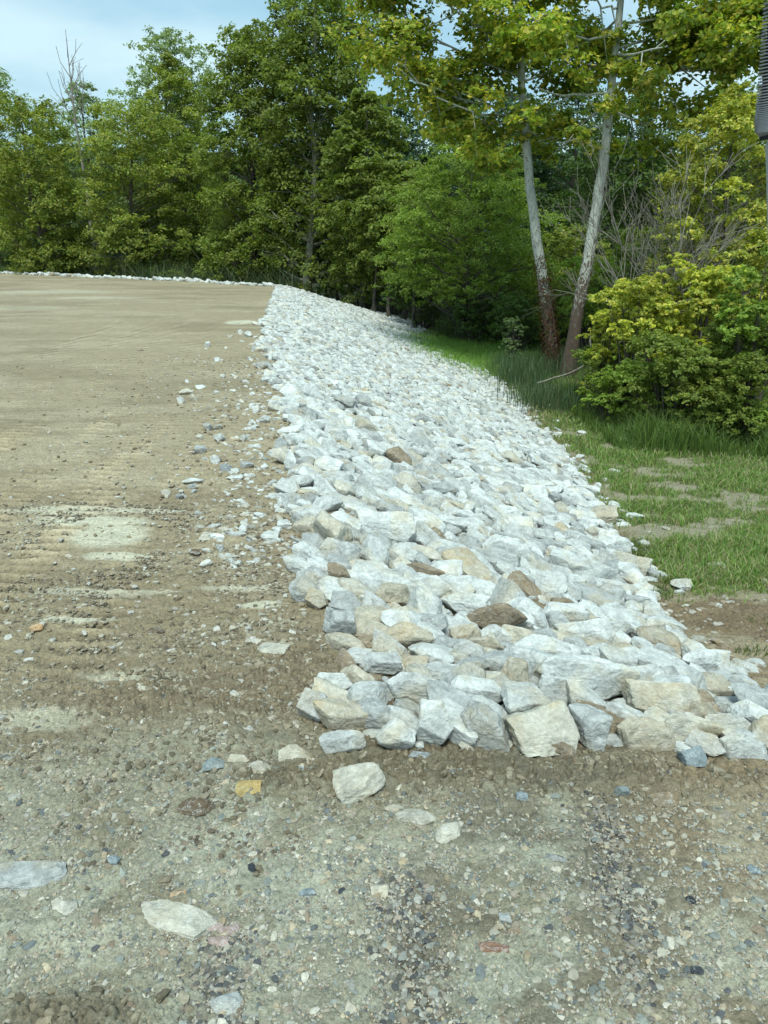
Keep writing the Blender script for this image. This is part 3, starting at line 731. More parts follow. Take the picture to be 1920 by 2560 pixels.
reedbed('cattails', [(1310, 960, .55, .8, 1, 1), (1280, 930, .4, .8, .6, .8), (1370, 1010, .6, .5, .8, .8), (1450, 1030, .8, .4, .6, .75), (1400, 930, .6, .8, .6, 1.1)], 850, 1.25, 'upright dark green cattails growing between the riprap toe and sycamore trunks')
reedbed('bright_grass', [(1160, 885, 1.3, 2.2, 1, 1), (1240, 890, 1.2, 2.2, 1, 1), (1110, 865, .8, 2.2, .6, 1), (1200, 915, .8, 1.6, .7, .8)], 5200, .42, 'bright green tall grass beyond the upper riprap toe', 'grass', [(.20, .36, .07), (.25, .40, .08), (.16, .28, .06)], .7, .022)
X = rng.uniform(-75, -6, 15000); Y = YE(X) + rng.uniform(4, 9, 15000)
blades('edge_reeds', X, Y, rng.uniform(1.6, 3.4, len(X)) * (.6 + .8 * vn2(X * .4, Y * .1, 3)), .06, [(.07, .11, .05), (.09, .14, .06), (.05, .08, .04), (.15, .17, .09)], .6, 'tall reeds and weeds standing behind the rock rim of the pad', 'reeds')
X = rng.uniform(0, 12, 14000); Y = rng.uniform(37, 48, 14000); k = SS(X, Y) > 1.08; X, Y = X[k], Y[k]
blades('understory_reeds', X, Y, rng.uniform(.7, 2.2, len(X)) * (.4 + vn2(X * .5, Y * .5, 3)), .035, [(.06, .095, .04), (.08, .13, .05), (.10, .13, .06), (.14, .15, .09)], .6, 'shaded reeds and brush on the low ground behind the grass', 'reeds')
X = rng.uniform(5.6, 14, 42000); Y = rng.uniform(14.5, 24, 42000); k = (Y > 14.5 + .35 * (12 - X) + .8 * vn2(X, Y, 5)); X, Y = X[k], Y[k]
blades('weed_fringe', X, Y, rng.uniform(.25, .85, len(X)) * (.5 + vn2(X * 1.2, Y * 1.2, 3)), .016, [(.11, .18, .04), (.14, .22, .05), (.08, .13, .035)], .7, 'bright tall weeds in front of the shrubs at the right', 'weeds')

# ------------------------------------------------------------------ trees
def tubes(paths, sides=6):
    VV, FF = [], []; off = 0
    for P, Rd in paths:
        P = np.asarray(P, float); n = len(P); T_ = np.gradient(P, axis=0); T_ /= np.linalg.norm(T_, axis=1)[:, None] + 1e-9
        ref = np.array((0, 1, 0)) if abs(T_[0][1]) < .8 else np.array((1, 0, 0))
        A = np.cross(T_, ref); A /= np.linalg.norm(A, axis=1)[:, None] + 1e-9; B = np.cross(T_, A)
        sd_ = sides if Rd[0] > .035 else (4 if Rd[0] > .012 else 3)
        an = np.arange(sd_) * 2 * math.pi / sd_
        ring = P[:, None] + (A[:, None] * np.cos(an)[None, :, None] + B[:, None] * np.sin(an)[None, :, None]) * np.asarray(Rd)[:, None, None]
        VV.append(ring.reshape(-1, 3))
        i = np.arange(n - 1)[:, None] * sd_; j = np.arange(sd_)[None]; j2 = (j + 1) % sd_
        FF.append(np.stack([i + j, i + j2, i + sd_ + j2, i + sd_ + j], -1).reshape(-1, 4) + off); off += n * sd_
    return np.concatenate(VV), np.concatenate(FF)
def leaves(P, Nn, L, col, star=False, wr=.62):
    n = len(P); q = rng.normal(size=(n, 3)); T_ = np.cross(Nn, q); T_ /= np.linalg.norm(T_, axis=1)[:, None] + 1e-9
    B = np.cross(Nn, T_); L = L[:, None]
    if not star:
        V = np.stack([P - T_ * L * .5, P + B * L * wr * .5 + Nn * L * .12, P + T_ * L * .5 - Nn * L * .08, P - B * L * wr * .5 + Nn * L * .12], 1).reshape(-1, 3)
        k = (np.arange(n) * 4)[:, None]; Fc = np.concatenate([k + np.array([[0, 3, 2]]), k + np.array([[0, 2, 1]])]); m = 4
    else:
        sh = [(-.5, 0), (-.22, .30), (-.05, .52), (.12, .26), (.5, 0), (.12, -.26), (-.05, -.52), (-.22, -.30)]
        V = np.stack([P - Nn * L * .06] + [P + T_ * L * a + B * L * b + Nn * L * (.1 * abs(b) * 2) for a, b in sh], 1).reshape(-1, 3)
        k = (np.arange(n) * 9)[:, None]; Fc = np.concatenate([k + np.array([[0, 1 + i, 1 + (i + 1) % 8]]) for i in range(8)]); m = 9
    return V, Fc, np.repeat(col, m, 0)
PAL = {
 'mid': [(0.160, 0.220, 0.048), (0.212, 0.267, 0.057), (0.255, 0.293, 0.067), (0.128, 0.178, 0.041)],
 'olive': [(0.228, 0.290, 0.064), (0.294, 0.333, 0.076), (0.163, 0.232, 0.050), (0.343, 0.348, 0.084)],
 'dark': [(0.093, 0.151, 0.044), (0.123, 0.183, 0.050), (0.072, 0.124, 0.040)],
 'blue': [(0.074, 0.138, 0.093), (0.098, 0.174, 0.110), (0.115, 0.180, 0.110)],  # bluish cast of distance put into the leaf colour
 'bright': [(0.231, 0.322, 0.064), (0.286, 0.365, 0.076), (0.177, 0.262, 0.056)],
 'yellow': [(0.490, 0.495, 0.101), (0.375, 0.414, 0.091), (0.588, 0.537, 0.120), (0.245, 0.317, 0.069)],
 'syc': [(0.283, 0.344, 0.052), (0.226, 0.308, 0.046), (0.375, 0.398, 0.064), (0.508, 0.452, 0.083), (0.169, 0.254, 0.040)],
 'hazy': [(0.262, 0.333, 0.168), (0.310, 0.376, 0.202), (0.212, 0.290, 0.151)],  # haze of far trees put into leaf colour; also the dried bush
}
def crown_pts(cl, nl, sub=.32, droop=.0, shell=.55):
    """cl: list of (center, radius(x,y,z)) boughs; returns leaf positions, normals, owners"""
    w = np.array([r[0] * r[1] + r[0] * r[2] for c, r in cl]); w = w / w.sum()
    cnt = rng.multinomial(nl, w); P, Nn, ow = [], [], []
    for i, ((c, r), k) in enumerate(zip(cl, cnt)):
        if k == 0: continue
        c = np.array(c); r = np.array(r)
        ns = max(3, int(k / 22)); d = rng.normal(size=(ns, 3)); d[:, 2] = np.where(rng.random(ns) < .7, np.abs(d[:, 2]), d[:, 2]); d /= np.linalg.norm(d, axis=1)[:, None]
        rad = shell + (1 - shell) * rng.random(ns) ** .6
        sc = c + d * rad[:, None] * r
        pick = rng.integers(0, ns, k); q = rng.normal(size=(k, 3)) * sub * min(1, r.min() / 1.0) * .55; q[:, 2] *= .6
        pp = sc[pick] + q; pp[:, 2] -= droop * (q[:, 0] ** 2 + q[:, 1] ** 2)
        nn = d[pick] * .7 + np.array((0, 0, .8)) + rng.normal(size=(k, 3)) * .55
        nn /= np.linalg.norm(nn, axis=1)[:, None]
        P.append(pp); Nn.append(nn); ow.append(np.full(k, i))
    return np.concatenate(P), np.concatenate(Nn), np.concatenate(ow)
def tree_meshes(h, w, z0, nb, nl, pal, leaf, shape='oval', br=(1.0, 1.6), bark_=None, star=False, lean=0, sub=.4, flatness=.6, tr=None, trunkto=.92, droop=0, name='tree', shell=.5, shift=0):
    """h height, w crown width, z0 crown base; returns (trunk mesh, crown mesh) at origin"""
    cl = []; paths = []
    tr = tr or h * .014 + .03
    n = 9; tz = np.linspace(0, h * trunkto, n); wob = np.cumsum(rng.normal(0, .012 * h, (n, 2)), 0); wob[0] = 0
    TP = np.stack([wob[:, 0] + lean * tz, wob[:, 1], tz], 1); rd = tr * (1 - .85 * (tz / tz[-1]) ** 1.1); rd[0] *= 1.35
    paths.append((TP, rd))
    for i in range(nb):
        f = (i + rng.random()) / nb; z = z0 + (h - z0) * f * .97
        if shape == 'oval': pr = max(.03, 1 - abs((f - .36) / .66) ** 2.2) ** .65
        elif shape == 'cone': pr = (1 - f) ** .75 * .95 + .08
        elif shape == 'dome': pr = math.sqrt(max(0, 1 - (max(0, f - .25) / .78) ** 2)) * (.75 + .25 * min(1, f / .25))
        elif shape == 'full': pr = max(.05, 1 - abs((f - .45) / .60) ** 3.0) ** .55
        else: pr = 1 - .5 * f
        a = i * 2.4 + rng.uniform(-.5, .5); R_ = w / 2 * pr * rng.uniform(.45, 1.0) ** .6
        b = rng.uniform(*br); b *= (.65 + .5 * pr)
        R_ = max(0, R_ - b * .5)
        ax_ = np.interp(z, tz, TP[:, 0]), np.interp(z, tz, TP[:, 1])
        c = np.array((ax_[0] + math.cos(a) * R_, ax_[1] + math.sin(a) * R_ + shift, z - .25 * b)); cl.append((c, (b, b, b * flatness)))
        zs = max(.25 * h * .4, z - R_ * rng.uniform(.5, .9)); st = np.array((np.interp(zs, tz, TP[:, 0]), np.interp(zs, tz, TP[:, 1]), zs))
        tt = np.linspace(0, 1, 5)[:, None]; md = (st + c) / 2 + np.array((0, 0, -.08 * R_)) + rng.normal(0, .04 * w * .3, 3)
        bp = st * (1 - tt) ** 2 + 2 * md * tt * (1 - tt) + c * tt ** 2
        r0 = max(.018, float(np.interp(zs, tz, rd)) * .42); paths.append((bp, np.linspace(r0, r0 * .25, 5)))
        for q in range(3):
            e = c + rng.normal(0, 1, 3) * np.array((b, b, b * .5)) * .55; s_ = bp[3]; paths.append((np.stack([s_, (s_ + e) / 2 + rng.normal(0, .05, 3), e]), [r0 * .35, r0 * .25, .006]))
    V, Fq_ = tubes(paths); tm = mesh(name + '_trunk', V, Fq_, bark_ or M_BARK, None, True)
    P, Nn, ow = crown_pts(cl, nl, sub, droop, shell)
    pal_ = np.array(PAL[pal]); oc = rng.uniform(.8, 1.2, len(cl)); c = pal_[rng.integers(0, len(pal_), len(P))] * rng.uniform(.75, 1.25, (len(P), 1)) * oc[ow][:, None]
    V, Fc, cc = leaves(P, Nn, leaf * rng.uniform(.7, 1.3, len(P)), c, star)
    cm = mesh(name + '_crown', V, Fc, M_LEAF, cc)
    return tm, cm
def plant(name, tm, cm, x, y, label, cat, group=None, rz=0, sc=1, z=None):
    o = empty(name, (x, y, float(TZ(x, y)) if z is None else z), rz); o.scale = (sc,) * 3
    if tm: link('trunk' if 'shrub' not in name else 'stem', tm, o)
    if cm: link('crown' if 'shrub' not in name else 'foliage', cm, o)
    tag(o, label, cat, group); return o
GT = 'trees of the wood edge'
# u, y, v_top, width px, crown base fraction, palette, shape, boughs, leaves, label
TREES = [
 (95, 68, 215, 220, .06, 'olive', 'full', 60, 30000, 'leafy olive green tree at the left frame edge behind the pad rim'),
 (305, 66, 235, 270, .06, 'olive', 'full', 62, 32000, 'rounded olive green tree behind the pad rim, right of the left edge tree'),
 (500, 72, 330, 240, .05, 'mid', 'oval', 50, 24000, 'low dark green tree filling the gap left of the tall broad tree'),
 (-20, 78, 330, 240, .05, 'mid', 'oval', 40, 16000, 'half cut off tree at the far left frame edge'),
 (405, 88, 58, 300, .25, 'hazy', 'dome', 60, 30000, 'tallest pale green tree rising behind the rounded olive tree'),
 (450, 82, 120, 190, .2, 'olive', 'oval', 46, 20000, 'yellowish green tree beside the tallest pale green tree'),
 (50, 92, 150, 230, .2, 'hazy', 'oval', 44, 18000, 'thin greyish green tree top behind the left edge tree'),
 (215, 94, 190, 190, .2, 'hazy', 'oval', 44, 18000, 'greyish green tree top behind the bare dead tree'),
 (605, 58, 24, 240, .10, 'mid', 'full', 74, 42000, 'broad dark green tree with its top just inside the frame'),
 (757, 54, -90, 305, .12, 'mid', 'full', 96, 58000, 'tallest dense tree with a pale trunk showing behind the riprap corner'),
 (905, 50, 215, 220, .14, 'mid', 'oval', 50, 26000, 'shorter dark tree right of the tall dense tree'),
 (1170, 38, 322, 400, .22, 'bright', 'dome', 64, 60000, 'feathery bright green tree with low spreading layers behind the grass'),
 (990, 60, 215, 210, .12, 'blue', 'oval', 50, 22000, 'dark bluish tree filling the gap right of the shorter dark tree'),
 (1010, 47, 400, 300, .3, 'mid', 'dome', 44, 22000, 'small feathery tree left of the bright spreading tree'),
 (1130, 64, 200, 300, .15, 'blue', 'oval', 56, 24000, 'dark bluish tree behind the bright spreading tree'),
 (1290, 60, 215, 260, .12, 'blue', 'oval', 50, 22000, 'dark bluish tree seen between the two sycamore trunks'),
 (1440, 58, 190, 300, .12, 'dark', 'oval', 50, 22000, 'dark tree right behind the leaning sycamore trunk'),
 (1600, 50, 215, 330, .08, 'dark', 'oval', 50, 22000, 'dark tree behind the bare twiggy tree'),
 (1800, 46, 200, 350, .08, 'mid', 'oval', 60, 24000, 'mid green tree behind the yellow green tree at right'),
 (1420, 40, 560, 260, .08, 'olive', 'oval', 34, 12000, 'small olive tree just behind the pair of sycamore trunks'),
 (1590, 34, 560, 260, .05, 'mid', 'oval', 34, 14000, 'green sapling thicket right of the leaning sycamore'),
]
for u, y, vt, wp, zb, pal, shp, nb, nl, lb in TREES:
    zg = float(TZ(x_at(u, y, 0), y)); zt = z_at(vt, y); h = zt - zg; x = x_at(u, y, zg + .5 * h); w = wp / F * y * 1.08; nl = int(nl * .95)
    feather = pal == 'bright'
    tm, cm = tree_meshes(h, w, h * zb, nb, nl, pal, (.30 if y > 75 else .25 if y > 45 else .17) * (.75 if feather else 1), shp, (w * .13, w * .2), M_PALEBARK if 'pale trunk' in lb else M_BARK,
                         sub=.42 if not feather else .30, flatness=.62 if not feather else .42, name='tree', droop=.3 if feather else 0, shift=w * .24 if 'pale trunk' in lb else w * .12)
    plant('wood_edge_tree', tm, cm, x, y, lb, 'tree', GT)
# far woods filling behind
X = rng.uniform(-95, 75, 60000); Y = 104 + rng.uniform(0, 14, 60000); top = 9 + 5 * fbm(X * .12, Y * .05, 3, 4); Zf = -1 + rng.random(60000) ** .8 * (top + 3)
P = np.stack([X, Y, Zf + TZ(X, Y)], 1); Nn = rng.normal(size=P.shape) + np.array((0, -.6, .6)); Nn /= np.linalg.norm(Nn, axis=1)[:, None]
pl = np.array(PAL['dark'] + PAL['blue']); V, Fc, cc = leaves(P, Nn, rng.uniform(.6, 1.3, len(P)), pl[rng.integers(0, len(pl), len(P))] * rng.uniform(.7, 1.2, (len(P), 1)))
tag(link('far_woods', mesh('far_woods', V, Fc, M_LEAF, cc)), 'dark far woodland closing the gaps behind the tree line', 'woodland', kind='stuff')

# undergrowth shrubs
def shrub_mesh(h, w, pal, nl, leaf, nb=16, seed=0, star=False):
    cl = []; paths = []; zb = .22 if pal == 'yellow' else .06
    for i in range(nb):
        a = i * 2.4 + rng.uniform(-.4, .4); f = rng.random() ** .7; R_ = w / 2 * rng.uniform(.1, 1) * (1 - .35 * f); z = h * (zb + (.95 - zb) * f)
        b = rng.uniform(.12, .24) * min(w, h * 1.4) * (.72 if pal == 'yellow' else 1); c = np.array((math.cos(a) * R_, math.sin(a) * R_, z)); cl.append((c, (b, b, b * .65)))
        s_ = np.array((math.cos(a) * w * .05, math.sin(a) * w * .05, 0)); m2 = (s_ + c) / 2 + np.array((0, 0, .1 * h))
        paths.append((np.stack([s_, m2 * .8 + s_ * .2, m2, c]), np.linspace(.012 + .008 * h, .006, 4)))
    P, Nn, ow = crown_pts(cl, nl, .22, 0, .35); pal_ = np.array(PAL[pal]); oc = rng.uniform(.8, 1.2, len(cl))
    c = 1.18 * pal_[rng.integers(0, len(pal_), len(P))] * rng.uniform(.75, 1.25, (len(P), 1)) * oc[ow][:, None]
    P[:, 2] = np.maximum(P[:, 2], .02)
    V, Fc, cc = leaves(P, Nn, leaf * rng.uniform(.7, 1.3, len(P)), c, star)
    cm = mesh('shrub_foliage', V, Fc, M_LEAF, cc); V, Fq_ = tubes(paths); return mesh('shrub_stems', V, Fq_, M_BARK, None, True), cm
SH = [ # u, y(dist), v_top, width px, palette, leaves, leaf, label
 (1600, 21, 690, 300, 'yellow', 9000, .13, 'yellow green shrub with arching sprays left of the taller yellow one'),
 (1740, 20.5, 625, 280, 'yellow', 9000, .13, 'taller yellow green shrub in front of the dark thicket at right'),
 (1520, 22, 770, 170, 'yellow', 4200, .12, 'low yellow shrub beside the leaning sycamore foot'),
 (1880, 18, 560, 200, 'bright', 6000, .12, 'bright green shrub cut by the right frame edge'),
 (1700, 19, 850, 300, 'mid', 7000, .11, 'dark green leafy shrub below the taller yellow green shrub'),
 (1860, 18.2, 800, 300, 'mid', 8500, .11, 'dense green shrub at the right frame edge above the grass'),
 (1650, 19.6, 900, 240, 'bright', 3800, .10, 'low bright green shrub under the arching yellow green shrub'),
 (1780, 18.4, 890, 260, 'olive', 4200, .10, 'low olive shrub between the taller yellow one and the grass'),
 (1530, 20.5, 930, 160, 'bright', 2600, .10, 'small bright shrub nearest the cattails and fallen branches'),
 (1560, 22, 880, 230, 'mid', 5000, .10, 'brushy green shrub over the fallen branches'),
 (1290, 34, 740, 170, 'dark', 3500, .13, 'dark bush left of the reddish sycamore base'),
 (1190, 37, 745, 180, 'dark', 3500, .13, 'dark bush under the feathery tree'),
 (1285, 31, 795, 70, 'hazy', 1500, .10, 'small pale dried bush beside the cattails'),
 (1380, 36, 700, 150, 'olive', 3000, .13, 'olive bush seen between the two sycamore trunks'),
 (1060, 44, 700, 200, 'dark', 3500, .15, 'dark shaded brush above the far end of the riprap toe'),
 (900, 54, 640, 240, 'dark', 4500, .17, 'dark brush under the shorter dark tree'),
 (1000, 50, 600, 200, 'mid', 4000, .16, 'green brush left under the small feathery tree'),
 (720, 60, 620, 200, 'mid', 4500, .19, 'low brush at the foot of the tall dense tree'),
 (560, 64, 600, 260, 'mid', 5000, .2, 'low brush left of the tall dense trees'),
 (360, 66, 600, 260, 'mid', 5000, .2, 'low brush at the foot of the rounded olive tree'),
 (140, 70, 590, 300, 'dark', 5000, .2, 'low brush at the foot of the left edge tree'),
 (-40, 74, 590, 220, 'dark', 4000, .2, 'brush cut off by the left frame edge'),
 (1480, 33, 640, 200, 'bright', 4000, .13, 'bright green bush behind the leaning sycamore trunk'),
 (1640, 30, 600, 260, 'dark', 5000, .14, 'dark bush behind the yellow green shrubs'),
 (1850, 27, 480, 300, 'mid', 7000, .14, 'tall green bush under the yellow green tree'),
]
for u, y, vt, wp, pal, nl, leaf, lb in SH:
    x = x_at(u, y, 0); zg = float(TZ(x, y)); h = z_at(vt, y) - zg; w = wp / F * y * 1.05
    tm, cm = shrub_mesh(h, w, pal, int(nl * (1.9 if pal == 'yellow' else 2.4)), leaf * .82, 34 if pal == 'yellow' else 26)
    plant('shrub', tm, cm, x, y, lb, 'shrub', 'shrubs of the wood edge')
# yellow green tree at right
y = 24; x = x_at(1840, y, 4); zg = float(TZ(x, y)); tm, cm = tree_meshes(z_at(185, y) - zg, 4.6, 2.2, 60, 32000, 'yellow', .125, 'oval', (.5, .85), sub=.35, name='yellow_tree')
plant('wood_edge_tree', tm, cm, x, y, 'yellow green tree at the right frame edge behind the shrubs', 'tree', GT)

# the two sycamores
def syc(path_px, y0, y1, r0, r1, boughs, label, nl, tilt_y):
    """path_px: photo pixels along the trunk measured at depth y"""
    pts = []; zg = None
    for i, (u, v) in enumerate(path_px):
        y = y0 + (y1 - y0) * i / (len(path_px) - 1); z = z_at(v, y); pts.append((x_at(u, y, z), y, z))
    pts[0] = (pts[0][0], pts[0][1], float(TZ(pts[0][0], pts[0][1])) - .1)
    o = empty('sycamore_tree', pts[0]); P = np.array(pts) - np.array(pts[0])
    tt = np.linspace(0, 1, len(P)); t2 = np.linspace(0, 1, 26); P2 = np.stack([np.interp(t2, tt, P[:, k]) for k in range(3)], 1)
    P2[1:-1] = (P2[:-2] + 2 * P2[1:-1] + P2[2:]) / 4; rad = r0 + (r1 - r0) * t2 ** .8; rad[0] *= 1.35; rad[1] *= 1.12
    P2[2:, :2] += rng.normal(0, .018, (24, 2))
    paths = [(P2, rad)]; cl = []
    for (f, dx, dy_, dz, b) in boughs:
        st = np.array([np.interp(f, t2, P2[:, k]) for k in range(3)]); r_ = float(np.interp(f, t2, rad)) * .33
        e = st + np.array((dx, dy_, dz)); m2 = (st + e) / 2 + np.array((0, 0, -.15 * abs(dx)))
        q = np.linspace(0, 1, 7)[:, None]; bp = st * (1 - q) ** 2 + 2 * m2 * q * (1 - q) + e * q ** 2; bp[1:-1] += rng.normal(0, .05, (5, 3))
        paths.append((bp, np.linspace(max(r_, .04), .02, 7)))
        L = np.linalg.norm(e - st); nb_ = max(3, int(L / .8))
        for k in range(nb_):
            f2 = .35 + .65 * (k + .6) / nb_; c = np.array([np.interp(f2, np.linspace(0, 1, 7), bp[:, j]) for j in range(3)]) + rng.normal(0, .55, 3) * np.array((1, 1.2, 1.2)) - np.array((0, 0, .35))
            cl.append((c, (b * rng.uniform(.7, 1.2),) * 2 + (b * .6,)))
            s_ = np.array([np.interp(f2 - .15, np.linspace(0, 1, 7), bp[:, j]) for j in range(3)]); paths.append((np.stack([s_, (s_ + c) / 2 + rng.normal(0, .05, 3), c]), [.028, .018, .008]))
    V, Fq_ = tubes(paths, 14); link('trunk', mesh('sycamore_trunk', V, Fq_, M_SYC, None, True), o)
    P_, Nn, ow = crown_pts(cl, nl, .5, 0, .2); pal_ = np.array(PAL['syc']); oc = rng.uniform(.75, 1.25, len(cl))
    c = pal_[rng.integers(0, len(pal_), len(P_))] * rng.uniform(.75, 1.25, (len(P_), 1)) * oc[ow][:, None]
    V, Fc, cc = leaves(P_, Nn, .18 * rng.uniform(.65, 1.3, len(P_)), c, True); link('crown', mesh('sycamore_crown', V, Fc, M_LEAF, cc), o)
    return tag(o, label, 'tree', 'sycamores by the riprap')
def mkb(n, f0, f1, lo, hi, left=False, zr=(-.6, 2.0)):
    L = []
    for i in range(n):
        f = f0 + (f1 - f0) * (i + rng.random()) / n; a = i * 2.4 + rng.uniform(-.5, .5); l = rng.uniform(lo, hi) * (1 - .45 * (f - f0) / (1 - f0 + .01))
        L.append((f, math.cos(a) * l, math.sin(a) * l * .8, rng.uniform(*zr), rng.uniform(.8, 1.15)))
    return L
syc([(1385, 935), (1368, 760), (1340, 600), (1322, 430), (1308, 260), (1300, 60), (1292, -140), (1290, -420)], 29, 29.5, .25, .07,
    mkb(20, .60, 1, 2.5, 4.6) + [(.54, -2.6, .8, -.7, .8), (.52, 1.5, -.6, -.3, .7), (.55, -1.4, -1, -.5, .7)] + [(.56, -4.6, -1, 1.2, 1.1), (.58, -5.4, 0, 2.3, 1.1), (.62, -5.5, .6, 3.0, 1.1), (.55, -3.2, -1.5, .3, .9), (.6, -2.2, -1, -.3, .8), (.66, -5, -.6, 3.6, 1.1)],
    'pale barked sycamore leaning left, its trunk base covered with reddish vine', 30000, 0)
syc([(1418, 930), (1450, 740), (1487, 560), (1512, 380), (1528, 220), (1545, 60), (1570, -150), (1590, -420)], 28, 28.5, .26, .07,
    mkb(20, .60, 1, 2.6, 5) + [(.54, -2.2, .8, -1.1, .8), (.53, 2.4, .6, -.5, .7), (.50, -1.6, 0, -.7, .7)] + [(.56, 4.5, -1, 2.2, 1.1), (.6, 6.4, 0, 2.6, 1.2), (.58, 5.6, -2, 2.0, 1.1), (.63, 7, 1, 3.0, 1.2), (.6, 7, -1.5, 1.8, 1.1), (.66, 7.5, -1, 3.4, 1.1), (.56, -2.6, -.5, .1, .9)],
    'pale barked sycamore leaning right with dark brown bark at its foot', 36000, 0)

# bare trees
def bare(root, p, d, L, r, depth, paths, spread=.55, up=.15, kids=3):
    d = d / np.linalg.norm(d); n = 5; P = [p]
    for i in range(n - 1):
        d = d + rng.normal(0, .10, 3) + np.array((0, 0, up * .15)); d /= np.linalg.norm(d); P.append(P[-1] + d * L / (n - 1))
    paths.append((np.array(P), np.linspace(r, r * .55, n)))
    if depth == 0: return
    for k in range(kids + (rng.random() < .4)):
        f = rng.uniform(.35, 1); s_ = P[min(n - 1, int(f * (n - 1) + .5))]; nd = d + rng.normal(0, spread, 3) + np.array((0, 0, up))
        bare(root, s_, nd, L * rng.uniform(.55, .8), max(r * .55, .006), depth - 1, paths, spread, up, kids)
def bare_tree(u, v, y, L, r, depth, lab, lean=0, spread=.6, kids=3, stems=1, minr=.006):
    z = z_at(v, y); x = x_at(u, y, z if y < 50 else 18); z = float(TZ(x, y)); o = empty('bare_tree', (x, y, z)); paths = []
    for s_ in range(stems):
        bare(o, np.zeros(3), np.array((lean + rng.normal(0, .22 * (stems > 1)), rng.normal(0, .1), 1.0)), L, r, depth, paths, spread, .18, kids)
    paths = [(P, np.maximum(Rd, minr)) for P, Rd in paths]
    V, Fq_ = tubes(paths, 7); link('branches', mesh('bare_branches', V, Fq_, M_DEAD, None, True), o)
    return tag(o, lab, 'tree', 'bare trees')
bare_tree(1700, 850, 24, 3.4, .05, 4, 'dead twiggy tree with fine grey branches right of the leaning sycamore', 0, .42, 3, 2, .006)
bare_tree(1660, 850, 25.5, 3.6, .05, 4, 'dead twiggy tree close beside the right leaning sycamore trunk', .02, .42, 3, 2, .006)
bare_tree(1750, 850, 23.4, 3.2, .05, 4, 'bare grey sapling in front of the yellow green tree', 0, .5, 3, 2, .007)
y = 78; x = x_at(163, y, 20); zg = float(TZ(x, y)); H_ = z_at(66, y) - zg; paths = [(np.array([(0, 0, 0), (.15, 0, H_ * .4), (-.1, 0, H_ * .7), (.1, 0, H_ * .99)]), [.2, .14, .08, .02])]
for k in range(16):
    f = rng.uniform(.62, .9); a_ = rng.uniform(0, 6.28); L_ = rng.uniform(1.5, 3.4) * (1.25 - f); st = np.array((0, 0, H_ * f)); e_ = st + np.array((math.cos(a_) * L_ * .75, math.sin(a_) * L_ * .75, L_ * 1.9))
    m_2 = (st + e_) / 2 + np.array((math.cos(a_), math.sin(a_), 0)) * L_ * .22; paths.append((np.stack([st, m_2, e_]), [.045, .03, .018]))
    paths.append((np.stack([m_2, m_2 + (e_ - st) * .25 + rng.normal(0, .25, 3), m_2 + (e_ - st) * .5 + rng.normal(0, .4, 3)]), [.025, .02, .016]))
o = empty('bare_tree', (x, y, zg)); V, Fq_ = tubes(paths, 6); link('branches', mesh('bare_branches', V, Fq_, M_DEAD, None, True), o); tag(o, 'thin bare dead treetop sticking up above the left tree tops', 'tree', 'bare trees')
def limb(pts, r0, r1, name, label, cat, group=None, m=None):
    P = np.array(pts); q = np.linspace(0, 1, len(P)); q2 = np.linspace(0, 1, 16); P2 = np.stack([np.interp(q2, q, P[:, k]) for k in range(3)], 1)
    P2[1:-1] = (P2[:-2] + 2 * P2[1:-1] + P2[2:]) / 4; P2 += rng.normal(0, .01, P2.shape)
    V, Fq_ = tubes([(P2 - P2[0], np.linspace(r0, r1, 16))], 7); o = link(name, mesh(name, V, Fq_, m or M_DEAD, None, True), None, tuple(P2[0])); tag(o, label, cat, group)
def px3(lst, y): return [(x_at(u, yy, z_at(v, yy)), yy, z_at(v, yy)) for (u, v), yy in zip(lst, y if isinstance(y, list) else [y] * len(lst))]
limb(px3([(1345, 958), (1420, 935), (1480, 905), (1540, 860), (1580, 840)], [23.5, 23.4, 23.4, 23.5, 24]), .03, .015, 'fallen_branch', 'long curved fallen branch lying across the cattails at the sycamore feet', 'branch', 'fallen branches')
limb(px3([(1478, 835), (1475, 880), (1482, 930), (1500, 960)], [23.5, 23.3, 23.2, 23.0]), .03, .02, 'fallen_branch', 'thin branch hanging down beside the low yellow shrub', 'branch', 'fallen branches')
# lower dead limbs of the right sycamore stay near its trunk
for pts, lb in (([(1500, 500), (1550, 478), (1610, 474), (1650, 480)], 'x'),):
    pass
# slim saplings behind the riprap corner
for u, vt, y, wp, ln, pal, lb in [(935, 470, 47, 150, .05, 'mid', 'slim leaning sapling, left of a pair beyond the riprap crest'), (972, 490, 46, 150, .09, 'mid', 'slim leaning sapling, right of its pair beyond the riprap crest'),
                              (845, 430, 56, 150, 0, 'dark', 'slim upright sapling in shade behind the far riprap corner'), (1040, 560, 43, 140, .05, 'bright', 'short leaning sapling in shade above the riprap toe')]:
    x = x_at(u, y, -1); zg = float(TZ(x, y)); h = z_at(vt, y) - zg
    tm, cm = tree_meshes(h, wp / F * y, h * .42, 20, 7000, pal, .17, 'oval', (.5, .8), lean=ln, tr=.11, name='sapling')
    plant('sapling', tm, cm, x, y, lb, 'tree', 'slim saplings past the riprap corner')
